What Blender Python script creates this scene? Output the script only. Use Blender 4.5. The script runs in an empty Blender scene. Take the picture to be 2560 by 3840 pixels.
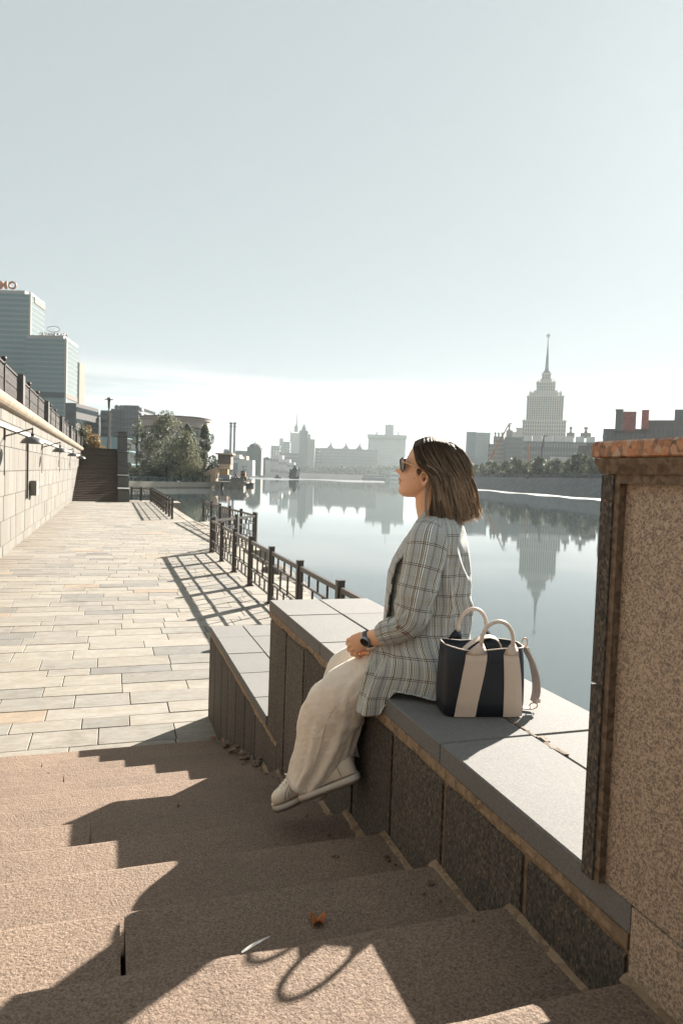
import bpy, math, random
from mathutils import Vector, Matrix, noise

random.seed(7)
scene = bpy.context.scene
COL = scene.collection

# ------------------------------------------------------------------ camera
EYE = Vector((0.0, 0.0, 2.43))
FPX, CX, CY = 2650.0, 1280.0, 1920.0
def _axes(yaw, pitch, roll):
    y, p, r = map(math.radians, (yaw, pitch, roll))
    fwd = Vector((math.sin(y)*math.cos(p), math.cos(y)*math.cos(p), math.sin(p)))
    right = Vector((math.cos(y), -math.sin(y), 0))
    up = right.cross(fwd)
    return right*math.cos(r)+up*math.sin(r), up*math.cos(r)-right*math.sin(r), fwd
RGT, UPV, FWD = _axes(18.0, -2.9, 1.95)
cam = bpy.data.cameras.new('camera')
cam.sensor_fit = 'VERTICAL'; cam.sensor_height = 36.0; cam.lens = 36.0*FPX/3840.0
cam.clip_start = 0.05; cam.clip_end = 12000
cam.dof.use_dof = True; cam.dof.focus_distance = 2.6; cam.dof.aperture_fstop = 10.0
camo = bpy.data.objects.new('camera', cam); COL.objects.link(camo)
M = Matrix((RGT, UPV, -FWD)).transposed().to_4x4(); M.translation = EYE
camo.matrix_world = M
scene.camera = camo

# ------------------------------------------------------------------ light
SUN_EL, SUN_AZ = math.radians(26.7), math.radians(50.0)      # azimuth from +Y towards +X
sd = Vector((math.sin(SUN_AZ)*math.cos(SUN_EL), math.cos(SUN_AZ)*math.cos(SUN_EL), math.sin(SUN_EL)))
sun = bpy.data.lights.new('sun', 'SUN'); sun.energy = 5.0; sun.angle = math.radians(0.55); sun.color = (1.0, 0.93, 0.83)
suno = bpy.data.objects.new('sun', sun); COL.objects.link(suno)
suno.rotation_euler = sd.to_track_quat('Z', 'Y').to_euler(); suno.location = (20, 20, 30)

world = bpy.data.worlds.new('World'); scene.world = world; world.use_nodes = True
nt = world.node_tree; N = nt.nodes; L = nt.links; N.clear()
out = N.new('ShaderNodeOutputWorld'); bg = N.new('ShaderNodeBackground')
sky = N.new('ShaderNodeTexSky'); sky.sky_type = 'NISHITA'; sky.sun_disc = False
sky.sun_elevation = SUN_EL; sky.sun_rotation = SUN_AZ
sky.air_density = 1.0; sky.dust_density = 1.2; sky.ozone_density = 1.0; sky.altitude = 100
hs = N.new('ShaderNodeHueSaturation'); hs.inputs['Saturation'].default_value = 0.30; hs.inputs['Value'].default_value = 1.0
L.new(sky.outputs[0], hs.inputs['Color'])
tint = N.new('ShaderNodeMix'); tint.data_type = 'RGBA'; tint.blend_type = 'MULTIPLY'; tint.inputs[0].default_value = 1.0
tint.inputs[7].default_value = (0.70, 1.0, 1.06, 1)
L.new(hs.outputs[0], tint.inputs[6])
# thin cloud streaks low over the horizon
tc = N.new('ShaderNodeTexCoord'); sep = N.new('ShaderNodeSeparateXYZ'); L.new(tc.outputs['Generated'], sep.inputs[0])
mp = N.new('ShaderNodeMapping'); mp.inputs['Scale'].default_value = (2.2, 2.2, 26.0); L.new(tc.outputs['Generated'], mp.inputs[0])
nz = N.new('ShaderNodeTexNoise'); nz.inputs['Scale'].default_value = 1.6; nz.inputs['Detail'].default_value = 7; nz.inputs['Distortion'].default_value = 0.4
L.new(mp.outputs[0], nz.inputs['Vector'])
cr = N.new('ShaderNodeMapRange'); cr.inputs['From Min'].default_value = 0.40; cr.inputs['From Max'].default_value = 0.56
L.new(nz.outputs[0], cr.inputs[0])
b1 = N.new('ShaderNodeMapRange'); b1.inputs['From Min'].default_value = 0.155; b1.inputs['From Max'].default_value = 0.115; L.new(sep.outputs[2], b1.inputs[0])
b1.interpolation_type = 'SMOOTHSTEP'
mu = N.new('ShaderNodeMath'); mu.operation = 'MULTIPLY'; L.new(cr.outputs[0], mu.inputs[0]); L.new(b1.outputs[0], mu.inputs[1])
mu2 = N.new('ShaderNodeMath'); mu2.operation = 'MULTIPLY'; mu2.inputs[1].default_value = 0.9; L.new(mu.outputs[0], mu2.inputs[0])
cl = N.new('ShaderNodeMix'); cl.data_type = 'RGBA'; cl.inputs[7].default_value = (4.7, 4.75, 4.68, 1)
gm = N.new('ShaderNodeGamma'); gm.inputs[1].default_value = 0.17; L.new(tint.outputs[2], gm.inputs[0])
sc_ = N.new('ShaderNodeVectorMath'); sc_.operation = 'MULTIPLY'; sc_.inputs[1].default_value = (2.27, 2.38, 2.42); L.new(gm.outputs[0], sc_.inputs[0])
L.new(mu2.outputs[0], cl.inputs[0]); L.new(sc_.outputs[0], cl.inputs[6])
cap_ = N.new('ShaderNodeVectorMath'); cap_.operation = 'MINIMUM'; cap_.inputs[1].default_value = (4.72, 4.82, 4.76)
L.new(cl.outputs[2], cap_.inputs[0]); L.new(cap_.outputs[0], bg.inputs[0]); bg.inputs[1].default_value = 0.05
L.new(bg.outputs[0], out.inputs[0])

vs = scene.view_settings
vs.view_transform = 'Standard'; vs.look = 'None'; vs.gamma = 1.0; vs.use_curve_mapping = False
vs.exposure = 1.95
scene.cycles.use_denoising = True
scene.cycles.max_bounces = 8; scene.cycles.diffuse_bounces = 3; scene.cycles.volume_bounces = 0
scene.cycles.caustics_reflective = False; scene.cycles.caustics_refractive = False

# ------------------------------------------------------------------ helpers
def ray(px, py):
    return FWD + RGT*((px-CX)/FPX) - UPV*((py-CY)/FPX)
def at(px, py, d):
    """world point seen in direction (px, py) of the survey photo at forward distance d"""
    return EYE + ray(px, py)*d
def at_z(px, py, z):
    r = ray(px, py); return EYE + r*((z-EYE.z)/r.z)
def at_x(px, py, x):
    r = ray(px, py); return EYE + r*((x-EYE.x)/r.x)
def at_y(px, py, y):
    r = ray(px, py); return EYE + r*((y-EYE.y)/r.y)

class MB:
    def __init__(s): s.v = []; s.f = []; s.uv = []; s.hasuv = False; s.cols = []
    def face(s, idx, uv=None):
        s.f.append(tuple(idx)); s.uv.append(uv)
        if uv: s.hasuv = True
    def box(s, c, d, rz=0.0, jit=0.0, bev=0.0, M=None):
        cx, cy, cz = c; dx, dy, dz = d[0]/2, d[1]/2, d[2]/2
        b = len(s.v); ca, sa = math.cos(rz), math.sin(rz)
        def add(x, y, z):
            x += random.uniform(-jit, jit); y += random.uniform(-jit, jit); z += random.uniform(-jit, jit)
            p = Vector((cx + x*ca - y*sa, cy + x*sa + y*ca, cz + z))
            s.v.append(M @ p if M else p)
        if bev <= 0:
            for z in (-dz, dz):
                for x, y in ((-dx, -dy), (dx, -dy), (dx, dy), (-dx, dy)): add(x, y, z)
            for q in ((3, 2, 1, 0), (4, 5, 6, 7), (0, 1, 5, 4), (1, 2, 6, 5), (2, 3, 7, 6), (3, 0, 4, 7)):
                s.face([b+i for i in q])
        else:
            # chamfered top edges
            for z, i in ((-dz, 0), (dz-bev, 0), (dz, bev)):
                for x, y in ((-dx+i, -dy+i), (dx-i, -dy+i), (dx-i, dy-i), (-dx+i, dy-i)): add(x, y, z)
            s.face([b+3, b+2, b+1, b]); s.face([b+8, b+9, b+10, b+11])
            for k in (0, 4):
                for i in range(4):
                    j = (i+1) % 4; s.face([b+k+i, b+k+j, b+k+4+j, b+k+4+i])
    def rings(s, rings, closed=True, cap0=True, cap1=True, uvs=None):
        b = len(s.v); n = len(rings[0])
        for r in rings: s.v.extend([Vector(p) for p in r])
        m = n if closed else n-1
        for i in range(len(rings)-1):
            for j in range(m):
                k = (j+1) % n
                uv = None
                if uvs:
                    k2 = j+1
                    uv = [uvs[i][j], uvs[i][k2], uvs[i+1][k2], uvs[i+1][j]]
                s.face([b+i*n+j, b+i*n+k, b+(i+1)*n+k, b+(i+1)*n+j], uv)
        if closed and cap0: s.face([b+j for j in range(n)][::-1], [(0, 0)]*n if uvs else None)
        if closed and cap1: s.face([b+(len(rings)-1)*n+j for j in range(n)], [(0, 0)]*n if uvs else None)
    def tube(s, pts, r, n=8, cap=True, round_end=False):
        pts = [Vector(p) for p in pts]
        rs = r if isinstance(r, (list, tuple)) else [r]*len(pts)
        if round_end:
            d0 = (pts[0]-pts[1]).normalized(); d1 = (pts[-1]-pts[-2]).normalized()
            tt = lambda r, k: (r[0]*k, r[1]*k) if isinstance(r, tuple) else r*k
            mn = lambda r: min(r) if isinstance(r, tuple) else r
            pts = [pts[0]+d0*mn(rs[0])*.95, pts[0]+d0*mn(rs[0])*.6] + pts + [pts[-1]+d1*mn(rs[-1])*.6, pts[-1]+d1*mn(rs[-1])*.95]
            rs = [tt(rs[0], .25), tt(rs[0], .78)] + list(rs) + [tt(rs[-1], .78), tt(rs[-1], .25)]
        rg = []; up = None
        for i, p in enumerate(pts):
            a = pts[max(i-1, 0)]; c = pts[min(i+1, len(pts)-1)]
            t = (c-a).normalized()
            if up is None:
                up = Vector((0, 0, 1)) if abs(t.z) < .9 else Vector((1, 0, 0))
            x = t.cross(up).normalized(); up = x.cross(t).normalized()
            rr = rs[i]; ra, rb = rr if isinstance(rr, tuple) else (rr, rr)
            rg.append([p + x*(math.cos(2*math.pi*j/n)*ra) + up*(math.sin(2*math.pi*j/n)*rb) for j in range(n)])
        s.rings(rg, True, cap, cap)
    def lathe(s, prof, c=(0, 0, 0), n=16):
        rg = [[Vector((c[0]+r*math.cos(2*math.pi*j/n), c[1]+r*math.sin(2*math.pi*j/n), c[2]+z)) for j in range(n)] for r, z in prof]
        s.rings(rg)
    def obj(s, name, mat, parent=None, smooth=False, world=True, kind=None, weld=False):
        """link as ONE mesh object; world=True: vertices are world coordinates"""
        me = bpy.data.meshes.new(name)
        off = Vector((0, 0, 0))
        if parent is not None and world:
            inv = PINV.get(parent.name)
            vv = [inv @ Vector(v) for v in s.v] if inv else s.v
        else: vv = s.v
        me.from_pydata([tuple(v) for v in vv], [], s.f)
        if s.hasuv:
            ul = me.uv_layers.new(name='UVMap'); k = 0
            for i, f in enumerate(s.f):
                u = s.uv[i]
                for j in range(len(f)):
                    if u: ul.data[k].uv = u[j]
                    k += 1
        if smooth:
            me.polygons.foreach_set('use_smooth', [True]*len(me.polygons))
        if mat: me.materials.append(mat)
        me.update()
        o = bpy.data.objects.new(name, me); COL.objects.link(o)
        if parent: o.parent = parent
        if kind: o['kind'] = kind
        return o

PINV = {}
def thing(name, label, cat, loc=(0, 0, 0), rz=0.0, group=None):
    o = bpy.data.objects.new(name, None); COL.objects.link(o)
    o.empty_display_size = .2
    o.location = loc; o.rotation_euler = (0, 0, rz)
    o['label'] = label; o['category'] = cat
    if group: o['group'] = group
    PINV[o.name] = (Matrix.Translation(Vector(loc)) @ Matrix.Rotation(rz, 4, 'Z')).inverted()
    return o
def tag(o, label, cat, group=None):
    o['label'] = label; o['category'] = cat
    if group: o['group'] = group
    return o
def struct(o): o['kind'] = 'structure'; return o
def copy_tree(o, parent=None):
    c = o.copy(); COL.objects.link(c)
    if parent: c.parent = parent
    for ch in list(o.children): copy_tree(ch, c)
    return c

# ------------------------------------------------------------------ materials
def nodes(name):
    m = bpy.data.materials.new(name); m.use_nodes = True
    t = m.node_tree; b = t.nodes['Principled BSDF']
    return m, t, b
def setin(b, **k):
    for a, v in k.items():
        b.inputs[a.replace('_', ' ')].default_value = v
def ramp(t, fac, stops):
    r = t.nodes.new('ShaderNodeValToRGB'); e = r.color_ramp.elements
    while len(e) > 1: e.remove(e[0])
    e[0].position = stops[0][0]; e[0].color = (*stops[0][1], 1)
    for p, c in stops[1:]:
        q = e.new(p); q.color = (*c, 1)
    t.links.new(fac, r.inputs[0]); return r.outputs[0]
def mixc(t, fac, a, b, mode='MIX'):
    m = t.nodes.new('ShaderNodeMix'); m.data_type = 'RGBA'; m.blend_type = mode
    for s, v in ((0, fac), (6, a), (7, b)):
        if hasattr(v, 'links'): t.links.new(v, m.inputs[s])
        elif s == 0: m.inputs[0].default_value = v
        else: m.inputs[s].default_value = (*v, 1)
    return m.outputs[2]
def math_n(t, op, a, b=None, c=None):
    m = t.nodes.new('ShaderNodeMath'); m.operation = op
    for i, v in enumerate((a, b, c)):
        if v is None: continue
        if hasattr(v, 'links'): t.links.new(v, m.inputs[i])
        else: m.inputs[i].default_value = v
    return m.outputs[0]
def coords(t, shift=True, scale=(1, 1, 1), use='OBJECT'):
    """world position, shifted per object so that two stones never show the same grain"""
    g = t.nodes.new('ShaderNodeNewGeometry')
    src = g.outputs['Position']
    if use == 'OBJECT':
        tc = t.nodes.new('ShaderNodeTexCoord'); src = tc.outputs['Object']
    if use == 'UV':
        tc = t.nodes.new('ShaderNodeTexCoord'); src = tc.outputs['UV']
    v = src
    if shift:
        oi = t.nodes.new('ShaderNodeObjectInfo')
        a = t.nodes.new('ShaderNodeVectorMath'); a.operation = 'MULTIPLY_ADD'
        cb = t.nodes.new('ShaderNodeCombineXYZ')
        for i in range(3): t.links.new(oi.outputs['Random'], cb.inputs[i])
        t.links.new(cb.outputs[0], a.inputs[0]); a.inputs[1].default_value = (37., 53., 91.); t.links.new(src, a.inputs[2])
        v = a.outputs[0]
    m = t.nodes.new('ShaderNodeMapping'); m.inputs['Scale'].default_value = scale
    t.links.new(v, m.inputs[0]); return m.outputs[0]
def noise_n(t, vec, scale, detail=4, rough=.55, dist=0.):
    n = t.nodes.new('ShaderNodeTexNoise'); n.inputs['Scale'].default_value = scale
    n.inputs['Detail'].default_value = detail; n.inputs['Roughness'].default_value = rough; n.inputs['Distortion'].default_value = dist
    t.links.new(vec, n.inputs['Vector']); return n.outputs[0]
def vor(t, vec, scale, out='Color', feat='F1'):
    n = t.nodes.new('ShaderNodeTexVoronoi'); n.inputs['Scale'].default_value = scale; n.feature = feat
    t.links.new(vec, n.inputs['Vector']); return n.outputs[out]
def bump(t, b, h, strength, dist=.01):
    n = t.nodes.new('ShaderNodeBump'); n.inputs['Strength'].default_value = strength; n.inputs['Distance'].default_value = dist
    t.links.new(h, n.inputs['Height']); t.links.new(n.outputs[0], b.inputs['Normal']); return n
def rnd(t):
    oi = t.nodes.new('ShaderNodeObjectInfo'); g = t.nodes.new('ShaderNodeNewGeometry')
    s = math_n(t, 'ADD', oi.outputs['Random'], g.outputs['Random Per Island'])
    return math_n(t, 'FRACT', math_n(t, 'MULTIPLY', s, 7.31))

def plain(name, col, rough=.7, metal=0., var=.12, scale=3., bmp=0., bs=60., spec=None):
    m, t, b = nodes(name)
    v = coords(t); n = noise_n(t, v, scale, 5)
    lo = tuple(c*(1-var) for c in col); hi = tuple(min(1, c*(1+var)) for c in col)
    c = ramp(t, n, [(.3, lo), (.7, hi)])
    t.links.new(c, b.inputs['Base Color'])
    setin(b, Roughness=rough, Metallic=metal)
    if bmp > 0: bump(t, b, noise_n(t, v, bs, 6), bmp, .004)
    return m

def granite(name, cols, scale=90., bmp=.5, bscale=70., bdist=.004, rough=.85, vary=.10, big=.18, aniso=(1, 1, 1)):
    """speckled stone: cols = list of (position, colour) for the crystal ramp"""
    m, t, b = nodes(name)
    v = coords(t, scale=aniso)
    sp = vor(t, v, scale, 'Color'); s = t.nodes.new('ShaderNodeSeparateColor'); t.links.new(sp, s.inputs[0])
    n2 = noise_n(t, v, scale*.55, 4, .6)
    f = math_n(t, 'ADD', math_n(t, 'MULTIPLY', s.outputs[0], .45), math_n(t, 'MULTIPLY', n2, .62))
    c = ramp(t, f, cols)
    # broad weathering
    w = noise_n(t, v, 1.7, 6, .62)
    c = mixc(t, 1.0, c, ramp(t, w, [(.28, (1-big,)*3), (.72, (1+big*.5,)*3)]), 'MULTIPLY')
    r = rnd(t)
    c = mixc(t, 1.0, c, ramp(t, r, [(0, (1-vary,)*3), (1, (1+vary, 1+vary*.9, 1+vary*.8))]), 'MULTIPLY')
    t.links.new(c, b.inputs['Base Color']); setin(b, Roughness=rough)
    h = math_n(t, 'ADD', noise_n(t, v, bscale, 6, .65), math_n(t, 'MULTIPLY', noise_n(t, v, bscale*.2, 4), .6))
    bump(t, b, h, bmp, bdist)
    return m

MT = {}
MT['step'] = granite('step_granite', [(.2, (0.089, 0.059, 0.044)), (.42, (0.183, 0.124, 0.086)), (.6, (0.236, 0.167, 0.120)), (.85, (0.306, 0.230, 0.176))], 260, 1.0, 120, .008, vary=.07)
MT['stepd'] = granite('shaded_dirty_granite', [(.25, (.04, .03, .025)), (.6, (.12, .09, .07)), (.8, (.18, .14, .11))], 100, .6, 60, .006, vary=.15)  # far stair: dirt and the stair's shade both darkened into the stone colour
MT['coping'] = granite('coping_grey_stone', [(.3, (0.129, 0.127, 0.121)), (.6, (0.161, 0.157, 0.150)), (.85, (0.193, 0.190, 0.182))], 260, .25, 130, .002, vary=.06, big=.1)
MT['panel'] = granite('facing_dark_granite', [(.25, (0.026, 0.025, 0.023)), (.5, (0.074, 0.064, 0.055)), (.72, (0.131, 0.112, 0.090)), (.85, (0.262, 0.178, 0.100))], 210, .9, 60, .008, vary=.15, big=.35, aniso=(1, 1, .6))
MT['mortar'] = granite('mortar_tan', [(.3, (.17, .115, .07)), (.7, (.32, .225, .14))], 60, .8, 40, .008, vary=.05)
MT['pillar'] = granite('pillar_speckled_granite', [(.22, (0.117, 0.100, 0.085)), (.40, (0.234, 0.182, 0.140)), (.55, (0.421, 0.316, 0.234)), (.8, (0.562, 0.439, 0.328))], 300, .2, 60, .002, rough=.55, vary=.03, big=.12)
MT['cap'] = granite('cap_orange_granite', [(.3, (.10, .06, .045)), (.45, (.30, .15, .08)), (.6, (.50, .21, .085)), (.82, (.44, .35, .28))], 85, .12, 60, .002, rough=.4, vary=.02, big=.1)
MT['fillet'] = granite('pale_mortar', [(.3, (0.112, 0.087, 0.063)), (.7, (0.210, 0.175, 0.133))], 60, .8, 40, .006, vary=.05)
MT['frame'] = granite('brown_frame_stone', [(.3, (.10, .07, .045)), (.7, (.20, .145, .10))], 90, .4, 60, .004, vary=.03)
MT['rubble'] = granite('broken_stone', [(.3, (.08, .06, .045)), (.7, (.28, .21, .15))], 50, 1.0, 30, .02)

# paving
def paver():
    m, t, b = nodes('paving_stone')
    v = coords(t); r = rnd(t)
    base = ramp(t, r, [(0, (0.238, 0.221, 0.197)), (.16, (0.257, 0.241, 0.216)), (.30, (0.198, 0.190, 0.178)), (.40, (0.271, 0.255, 0.231)), (.55, (0.224, 0.214, 0.197)), (.68, (0.264, 0.247, 0.218)), (.84, (0.271, 0.220, 0.170)), (.88, (0.231, 0.220, 0.204)), (.95, (0.172, 0.169, 0.163))])
    base.node.color_ramp.interpolation = 'CONSTANT'
    n = noise_n(t, v, 5, 6, .65)
    c = mixc(t, 1., base, ramp(t, n, [(.3, (.86, .85, .83)), (.7, (1.08, 1.07, 1.05))]), 'MULTIPLY')
    vein = noise_n(t, coords(t, scale=(1, 5, 1)), 3, 7, .6, 1.2)
    c = mixc(t, 1., c, ramp(t, vein, [(.40, (1, 1, 1)), (.47, (.84, .78, .68)), (.54, (1, 1, 1))]), 'MULTIPLY')
    # grime drifting near the retaining wall (world position)
    g = t.nodes.new('ShaderNodeNewGeometry'); sx = t.nodes.new('ShaderNodeSeparateXYZ'); t.links.new(g.outputs['Position'], sx.inputs[0])
    mr = t.nodes.new('ShaderNodeMapRange'); mr.inputs['From Min'].default_value = -2.8; mr.inputs['From Max'].default_value = -1.1
    mr.inputs['To Min'].default_value = 1; mr.inputs['To Max'].default_value = 0; t.links.new(sx.outputs[0], mr.inputs[0])
    gp = t.nodes.new('ShaderNodeMapping'); gp.inputs['Scale'].default_value = (.5, .35, 1); t.links.new(g.outputs['Position'], gp.inputs[0])
    gn = math_n(t, 'MULTIPLY', mr.outputs[0], ramp(t, noise_n(t, gp.outputs[0], 1.2, 5), [(.35, (0, 0, 0)), (.6, (.8, .8, .8))]))
    c = mixc(t, gn, c, (.17, .135, .10))
    wn = noise_n(t, g.outputs['Position'], 1.3, 7, .7)
    c = mixc(t, 1., c, ramp(t, wn, [(.30, (.74, .72, .70)), (.46, (1, 1, 1)), (.75, (1.04, 1.03, 1.02))]), 'MULTIPLY')
    t.links.new(c, b.inputs['Base Color']); setin(b, Roughness=.8)
    bump(t, b, noise_n(t, v, 45, 6, .6), .35, .003)
    return m
MT['paver'] = paver()
MT['joint'] = plain('paving_bed', (.10, .085, .065), .95, var=.3)
def wallstone():
    m, t, b = nodes('retaining_wall_stone')
    v = coords(t); r = rnd(t)
    base = ramp(t, r, [(0, (0.130, 0.120, 0.103)), (.3, (0.154, 0.145, 0.129)), (.5, (0.144, 0.137, 0.121)), (.7, (0.164, 0.155, 0.137)), (.9, (0.136, 0.125, 0.105))])
    st = noise_n(t, coords(t, scale=(3, 3, .25)), 2.2, 5, .6)
    c = mixc(t, 1., base, ramp(t, st, [(.3, (.80, .74, .66)), (.55, (1.02, 1.02, 1.02))]), 'MULTIPLY')
    rust = noise_n(t, coords(t, scale=(4, 4, .18)), 3.1, 4, .6)
    c = mixc(t, ramp(t, rust, [(.60, (0, 0, 0)), (.70, (.6, .6, .6))]), c, (.20, .13, .07))
    t.links.new(c, b.inputs['Base Color']); setin(b, Roughness=.85)
    bump(t, b, noise_n(t, v, 30, 6, .6), .5, .006)
    return m
MT['wstone'] = wallstone()
MT['wjoint'] = plain('wall_joint', (.27, .23, .18), .95, var=.2)
MT['cornice'] = granite('cornice_stone', [(.3, (0.204, 0.150, 0.095)), (.7, (0.299, 0.238, 0.170))], 60, .5, 40, .006, vary=.1, big=.3)
MT['greystone'] = granite('grey_post_stone', [(.3, (0.088, 0.085, 0.082)), (.7, (0.143, 0.136, 0.129))], 60, .4, 40, .004, vary=.1, big=.2)
MT['paint'] = plain('brown_grey_painted_steel', (.060, .050, .043), .45, var=.15, scale=20, bmp=.1)
MT['iron'] = plain('dark_brown_cast_iron', (.035, .024, .019), .5, var=.2, scale=15, bmp=.2)
MT['lamp'] = plain('grey_lamp_metal', (.10, .095, .09), .4, var=.15, scale=10)
MT['white'] = plain('white_painted_tray', (0.465, 0.458, 0.435), .6)
MT['box'] = plain('junction_box_paint', (.16, .145, .125), .6)
MT['quay'] = granite('quay_concrete', [(.3, (0.204, 0.177, 0.143)), (.7, (0.299, 0.265, 0.218))], 4, .4, 3, .05, vary=.05, big=.3)
MT['land'] = plain('bank_soil', (.12, .12, .09), .95, var=.4, scale=.05)
MT['asphalt'] = plain('street_asphalt', (.06, .058, .055), .95, var=.2, scale=.5)
MT['dark'] = plain('dark_stain', (.03, .025, .02), .9)

def water():
    m, t, b = nodes('river_water')
    g = t.nodes.new('ShaderNodeNewGeometry')
    mp = t.nodes.new('ShaderNodeMapping'); mp.inputs['Scale'].default_value = (1, 1, 1); t.links.new(g.outputs['Position'], mp.inputs[0])
    setin(b, Base_Color=(.07, .088, .092, 1), Roughness=.03, IOR=1.36)
    b.inputs['Specular IOR Level'].default_value = .6
    big = noise_n(t, mp.outputs[0], .05, 3, .5); small = noise_n(t, mp.outputs[0], .9, 3, .5)
    h = math_n(t, 'ADD', math_n(t, 'MULTIPLY', big, 1.0), math_n(t, 'MULTIPLY', small, .10))
    bump(t, b, h, .14, .10)
    return m
MT['water'] = water()
# ================================================================== SETTING: ground, water, promenade
WZ = -1.5                      # river level; the promenade is z = 0
WALLX = -2.74                  # foot of the retaining wall
FX = 0.945                     # stair-side face of the parapet
def unit_box(name, mat, bev=0.0):
    mb = MB(); mb.box((0, 0, 0), (1, 1, 1), bev=bev); return mb

mb = MB(); mb.box((0, 1500, WZ-3.2), (9000, 9000, 1.0)); struct(mb.obj('river_bed_ground', MT['land']))
mb = MB(); nx = 1
b0 = 0; S = 4500
mb.v = [Vector((-S, -S+1500, WZ)), Vector((S, -S+1500, WZ)), Vector((S, S+1500, WZ)), Vector((-S, S+1500, WZ))]; mb.face((0, 1, 2, 3))
struct(mb.obj('river_water', MT['water']))

QX = 3.55                      # river edge of the promenade
prom = MB(); prom.box(((WALLX-.6+QX)/2, 24, -1.53), (QX-WALLX+.6, 64.2, 2.96))     # top at -0.05
prom = prom.obj('promenade', MT['joint']); struct(prom)
PINV['promenade'] = None
# kerb stones along the river edge
mb = MB(); y = 5.0
while y < 56:
    ln = random.uniform(1.2, 1.7); mb.box((QX+.12, y+ln/2, -.35), (.42, ln-.012, .72), bev=.02); y += ln
o = mb.obj('quay_edge_stone', MT['quay'], prom); o['kind'] = 'stuff'
# paving: rows run across the promenade
rows = []; y = 6.02
while y < 54.2:
    d = random.choice([.30, .34, .40, .46, .30, .42]); rows.append((y, d)); y += d
far = MB(); cnt = 0
for (y, d) in rows:
    x = WALLX+.02 - random.uniform(0, .8)
    first = True
    while x < QX-.1:
        ln = random.uniform(.5, 1.2) if d > .32 else random.uniform(.4, .95)
        x0, x1 = max(x, WALLX+.01), min(x+ln, QX-.1)
        if x1 - x0 > .08:
            c = ((x0+x1)/2, y+d/2, -.05+random.uniform(-.004, .003)); dm = (x1-x0-.008, d-.008, .10)
            if cnt < 298 and not (x0 > FX and y < 6.9):
                one = MB(); one.box(c, dm, bev=.004); one.obj('paving_stone', MT['paver'], prom); cnt += 1
            elif cnt >= 298: far.box(c, dm)
        x += ln
o = far.obj('paving_stones_beyond', MT['paver'], prom); o['kind'] = 'stuff'

# ================================================================== near stair (rises towards the viewer)
RISE, TREAD, NOSE0, Z0 = .1146, .413, 1.06, 1.50
st = MB()
SX0, SX1 = WALLX+.01, FX-.002
stair = thing('granite_stair', 'worn pink granite stair rising from the promenade beside the stepped parapet', 'stairs', (-.9, 6.0, 0)); del stair['category']; del stair['label']; stair['kind'] = 'structure'
for k in range(-6, 13):
    yn = NOSE0 + TREAD*k; z = Z0 - RISE*k       # nose (far edge) and tread height
    x = SX1; j = 0
    off = {0: .45, 1: 1.2, 2: .9, 3: 1.8, 4: 2.2, 5: 1.0, 6: 2.35, 7: 1.5, 8: 2.6, 9: 1.2, 10: 2.0, 11: 1.4, 12: 2.55}.get(k, random.uniform(.8, 2.))
    cuts = [SX1, SX1-off, SX1-off-random.uniform(1.1, 1.6), SX0]
    cuts = [c for c in cuts if c >= SX0-1e-6]
    if cuts[-1] > SX0+.01: cuts.append(SX0)
    for a, bb in zip(cuts[:-1], cuts[1:]):
        if a-bb < .05: continue
        one = MB(); zz = z + random.uniform(-.004, .004); dy = random.uniform(-.006, .006)
        # block with a rounded, slightly irregular nose (far edge, +Y)
        n = 14; prof = [(-TREAD-.03, -.16), (-TREAD-.03, 0), (-.022, 0), (-.008, -.004), (-.001, -.012), (0, -.03), (0, -.16)]
        rg = []
        for i in range(n+1):
            x_ = bb+.006 + (a-bb-.012)*i/n
            w = noise.noise(Vector((x_*4, k*3.3, 0)))*.005; w2 = noise.noise(Vector((x_*9, k*3.3, 5)))*.003
            rg.append([Vector((x_, yn+dy+p[0]+(w if p[0] > -.1 else 0), zz+p[1]+(w2 if p[1] > -.1 else 0))) for p in prof])
        one.rings(rg); one.obj('step_block', MT['step'], stair, smooth=False)
mb = MB()
for k in range(-6, 13): mb.box(((SX0+SX1)/2, NOSE0+TREAD*k-.22, (Z0-RISE*k-.09-.4)/2-.1), (SX1-SX0, TREAD-.002, Z0-RISE*k-.09+.4))
mb.obj('stair_core', MT['mortar'], stair)
mb = MB(); mb.box(((SX0+SX1)/2, -3.9, 1.05), (SX1-SX0, 5.2, 2.2)); mb.obj('upper_landing', MT['step'], stair)
# mortar and rubble strip in the corner between stair and parapet
mb = MB()
for k in range(-4, 13):
    yn = NOSE0+TREAD*k; z = Z0-RISE*k; r3 = []
    for i in range(13):
        yy = yn-TREAD+.01+(TREAD-.012)*i/12.; g_ = .003+.010*abs(noise.noise(Vector((yy*13, k, 2))))
        r3.append([Vector((FX+.006, yy, z-.01)), Vector((FX-.014-g_*1.4, yy, z-.004)), Vector((FX-.008-g_*1.2, yy, z+.003)), Vector((FX-.008, yy, z+.004+g_*.5)), Vector((FX+.006, yy, z+.006+g_))])
    mb.rings(r3)
mb.obj('mortar_fillet', MT['mortar'], stair)
mb = MB()
for k in (6, 8, 9, 10, 11):
    yn = NOSE0+TREAD*k; z = Z0-RISE*k
    for _ in range(7):
        s = random.uniform(.015, .045)
        mb.box((FX-.02-random.uniform(0, .05), yn+random.uniform(-.09, .03), z+s*.15), (s*1.4, s, s*.7), rz=random.uniform(0, 3), jit=s*.22)
mb.obj('broken_stone', MT['rubble'], stair)

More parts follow.
